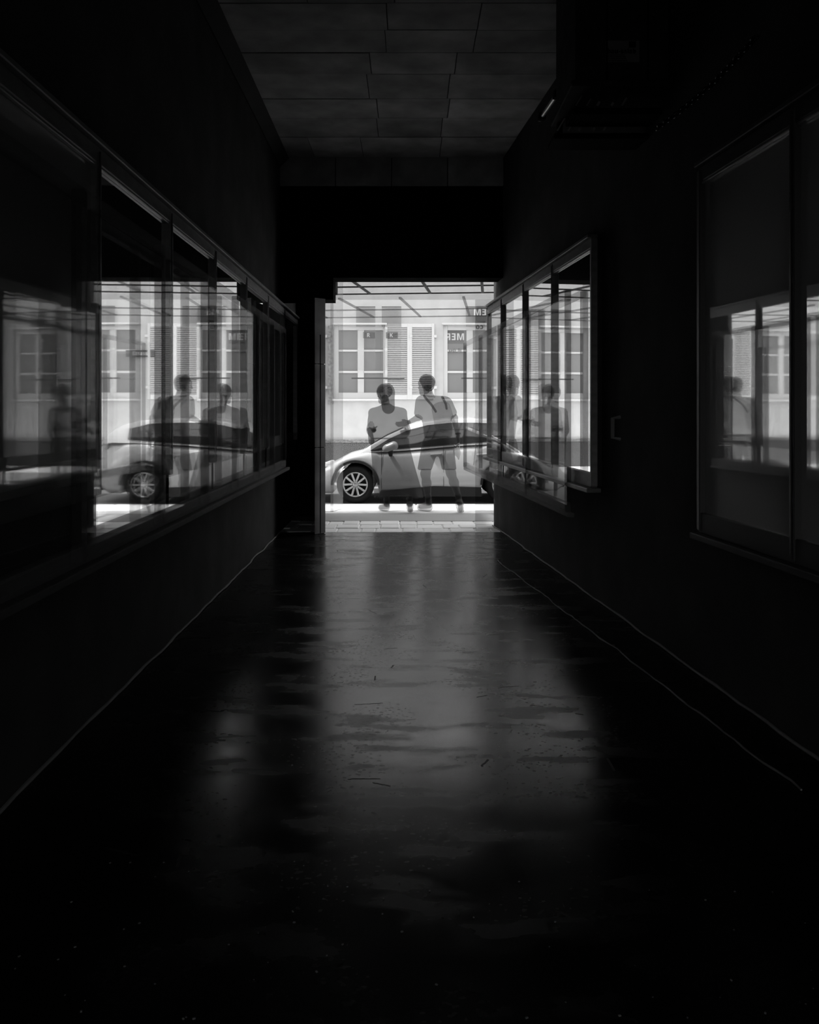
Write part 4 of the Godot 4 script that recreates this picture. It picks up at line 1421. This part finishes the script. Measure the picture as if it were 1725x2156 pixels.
	var bag := thing("shoulder_bag", "small dark see-through bag at the dress wearer's side", "bag")
	blob("pouch", [bone(J(779, 905, -0.05), J(782, 930, -0.05), 0.03, 0.04, 0.03, 1.0), bone(J(776, 904, -0.05), J(790, 906, -0.05), 0.018, 0.02, 0.03)], [], 0.010, M.strap, bag)

# ------------------------------------------------------------------ fittings high on the right
func build_fittings() -> void:
	var o := thing("ventilation_unit", "dark boxed unit under the ceiling with a printed maker's label", "ventilation unit")
	var d := 4.5
	var lo := P(1212, 178, d)
	var hi := P(1418, -60, d)
	var st := new_st()
	box(st, Vector3(lo.x, lo.y, -d - 0.6), Vector3(hi.x - 0.02, 4.07, -d), 0.01)
	obj("casing", st, M.unit, o)
	st = new_st()
	box(st, Vector3(lo.x - 0.03, lo.y - 0.02, -d - 0.62), Vector3(hi.x - 0.01, lo.y + 0.012, -d + 0.04), 0.006)
	obj("lower_flange", st, M.unit, o)
	for x in [1275.0, 1362.0]:
		st = new_st()
		box(st, Vector3(P(x, 0, d).x, lo.y + 0.02, -d), Vector3(P(x + 4, 0, d).x, 4.0, -d + 0.015), 0.003)
		obj("rib", st, M.unit_dark, o)
	var lb := new_st()
	var a := P(1274, 131, d)
	var b := P(1346, 86, d)
	box(lb, Vector3(a.x, a.y, -d), Vector3(b.x, b.y, -d + 0.004))
	var lab := obj("label", lb, M.label, o)
	var s := new_st()
	box(s, Vector3(P(1324, 0, d).x, P(0, 101, d).y, -d + 0.004), Vector3(P(1339, 0, d).x, P(0, 88, d).y, -d + 0.006))
	for q in [116.0, 120.0, 124.0, 128.0]:
		box(s, Vector3(P(1279, 0, d).x, P(0, q + 1.2, d).y, -d + 0.004), Vector3(P(1279 + 30 + fmod(q * 7.0, 26.0), 0, d).x, P(0, q, d).y, -d + 0.006))
	obj("print", s, M.unit_dark, lab)
	lettering(lab, "bau-salab", P(1309, 109, d) + Vector3(0, 0, 0.006), 0.024, M.unit_dark, false)
	# two slotted brackets below it, the second a double-exposure repeat of the first
	for k in 2:
		var off := Vector2(-39, 53) * k
		var dd := 4.62 + 0.25 * k
		var br := thing("slotted_bracket", ["slotted metal bracket directly beneath the ventilation unit", "second image of the slotted bracket one step lower under the unit"][k], "bracket", Vector3.ZERO, "slotted brackets under the unit")
		st = new_st()
		var p0 := P(1206 + off.x, 228 + off.y, dd)
		var p1 := P(1395 + off.x * 0.4, 228 + off.y, dd)
		box(st, Vector3(p0.x, p0.y - 0.03, -dd - 0.22), Vector3(p1.x, p0.y + 0.005, -dd + 0.0), 0.006)
		obj("tray", st, M.unit_dark, br)
		for q in [[1213.0, 26.0, 3.0], [1236.0, 14.0, 3.0], [1258.0, 8.0, 5.0], [1288.0, 6.0, 5.0], [1310.0, 16.0, 4.0]]:
			st = new_st()
			var e := P(q[0] + off.x, 222 + off.y, dd - 0.01)
			var f := P(q[0] + q[1] * 0.6 + off.x, 222 - q[1] + off.y, dd - 0.01)
			bar(st, e, f, Vector3(0, 0, 1), q[2] / F * dd, 0.012, 0.002)
			obj("clip", st, M.metal, br)
		st = new_st()
		box(st, Vector3(p0.x + 0.05, p0.y, -dd - 0.2), Vector3(p0.x + 0.08, lo.y - 0.01 if k == 0 else p0.y + 0.2, -dd - 0.16))
		obj("hanger", st, M.unit_dark, br)
	# bright metal rail along the ceiling edge
	var ra := thing("conduit", "bright-edged metal conduit running under the ceiling beside the unit", "conduit")
	st = new_st()
	var q0 := P(1216, 138, 5.0)
	var q1 := P(1137, 252, 6.3)
	tube(st, [q0, q1], [0.016, 0.016], 10)
	obj("pipe", st, M.metal, ra)
	for t in [0.48, 0.93]:
		st = new_st()
		bar(st, q0.lerp(q1, t - 0.03), q0.lerp(q1, t + 0.03), Vector3(0, -1, 0.3), 0.05, 0.05, 0.006)
		obj("clamp", st, M.unit_dark, ra)
	# looped glossy chain of cable down the wall
	var ch := thing("chain", "glossy dark chain hanging in a slack diagonal below the ceiling", "chain")
	var n := 34
	var lm := TorusMesh.new()
	lm.inner_radius = 0.008
	lm.outer_radius = 0.017
	lm.rings = 14
	lm.ring_segments = 8
	for k in n:
		var t := k / float(n - 1)
		var p := P(lerpf(1590, 1385, t), lerpf(80, 268, t) + sin(t * PI) * 14.0, lerpf(3.3, 4.05, t))
		var dir := (P(1385, 268, 4.05) - P(1590, 80, 3.3)).normalized()
		var e := mi("link", lm, M.rubber, ch)
		var side := dir.cross(Vector3.UP).normalized()
		var up := side.cross(dir)
		var nn := up if k % 2 == 0 else side
		e.transform = Transform3D(Basis(dir * 1.35, nn, dir.cross(nn)), p)
	# handle plate on the right wall
	var hd := thing("grab_bracket", "small pale grab bracket on the dark wall past the display windows", "bracket")
	st = new_st()
	var h0 := R(5.35, 0.02, P(0, 878, 5.35).y)
	var h1 := R(5.35, 0.02, P(0, 925, 5.35).y)
	tube(st, [h0 + Vector3(0.02, 0, 0), h0 + Vector3(-0.03, -0.01, 0), h1 + Vector3(-0.03, 0.01, 0), h1 + Vector3(0.02, 0, 0)], [0.012, 0.013, 0.013, 0.012], 8)
	obj("grip", st, M.bead_dull, hd)
	# grit on the near floor
	var mm := MultiMesh.new()
	mm.transform_format = MultiMesh.TRANSFORM_3D
	var gs := new_st()
	obox(gs, Vector3.ZERO, Vector3.RIGHT, Vector3.UP, Vector3.BACK, Vector3(0.004, 0.0015, 0.003), 0.001)
	mm.mesh = gs.commit()
	mm.instance_count = 100
	rng.seed = 31
	for k in 100:
		var dd := 1.72 + 0.75 * pow(rng.randf(), 1.6)
		var x := rng.randf_range(-1.1, 1.1)
		mm.set_instance_transform(k, Transform3D(Basis(Vector3.UP, rng.randf() * TAU).scaled(Vector3.ONE * rng.randf_range(0.25, 0.9)), Vector3(x, 0.002, -dd)))
	var gi := MultiMeshInstance3D.new()
	gi.multimesh = mm
	gi.material_override = M.bead
	gi.name = "grit"
	add_child(gi)
	tag(gi, "pale specks of grit scattered on the dark near floor", "grit", "", "stuff")

# ------------------------------------------------------------------ all
func _ready() -> void:
	var cam := Camera3D.new()
	cam.name = "camera"
	add_child(cam)
	cam.position = Vector3(0, EYE, 0)
	var near := 0.05
	cam.set_frustum(near * PX_H / F, Vector2(0, -(PX_H / 2 - HY) / F * near), near, 200.0)
	cam.current = true
	var env := Environment.new()
	env.background_mode = Environment.BG_SKY
	var sky := Sky.new()
	var sm := ProceduralSkyMaterial.new()
	sm.sky_top_color = Color(0.72, 0.72, 0.72)
	sm.sky_horizon_color = Color(0.86, 0.86, 0.86)
	sm.ground_bottom_color = Color(0.3, 0.3, 0.3)
	sm.ground_horizon_color = Color(0.6, 0.6, 0.6)
	sky.sky_material = sm
	env.sky = sky
	env.background_energy_multiplier = 2.6
	env.tonemap_mode = Environment.TONE_MAPPER_LINEAR
	env.tonemap_exposure = 1.5
	env.sdfgi_enabled = true
	env.ssao_enabled = true
	env.ssil_enabled = true
	var we := WorldEnvironment.new()
	we.name = "environment"
	we.environment = env
	add_child(we)
	var sun := DirectionalLight3D.new()
	sun.name = "sun"
	sun.light_energy = 1.7
	sun.light_angular_distance = 4.0
	sun.shadow_enabled = true
	sun.sky_mode = DirectionalLight3D.SKY_MODE_LIGHT_ONLY
	add_child(sun)
	var az := deg_to_rad(84.0)
	var el := deg_to_rad(60.0)
	var from := Vector3(-sin(az) * cos(el), sin(el), cos(az) * cos(el))
	sun.look_at_from_position(from * 20.0, Vector3.ZERO, Vector3.UP)
	make_materials()
	build_shell()
	build_ceiling()
	build_cabinets()
	build_opening()
	build_street()
	build_house()
	build_car()
	build_man()
	build_woman()
	build_fittings()
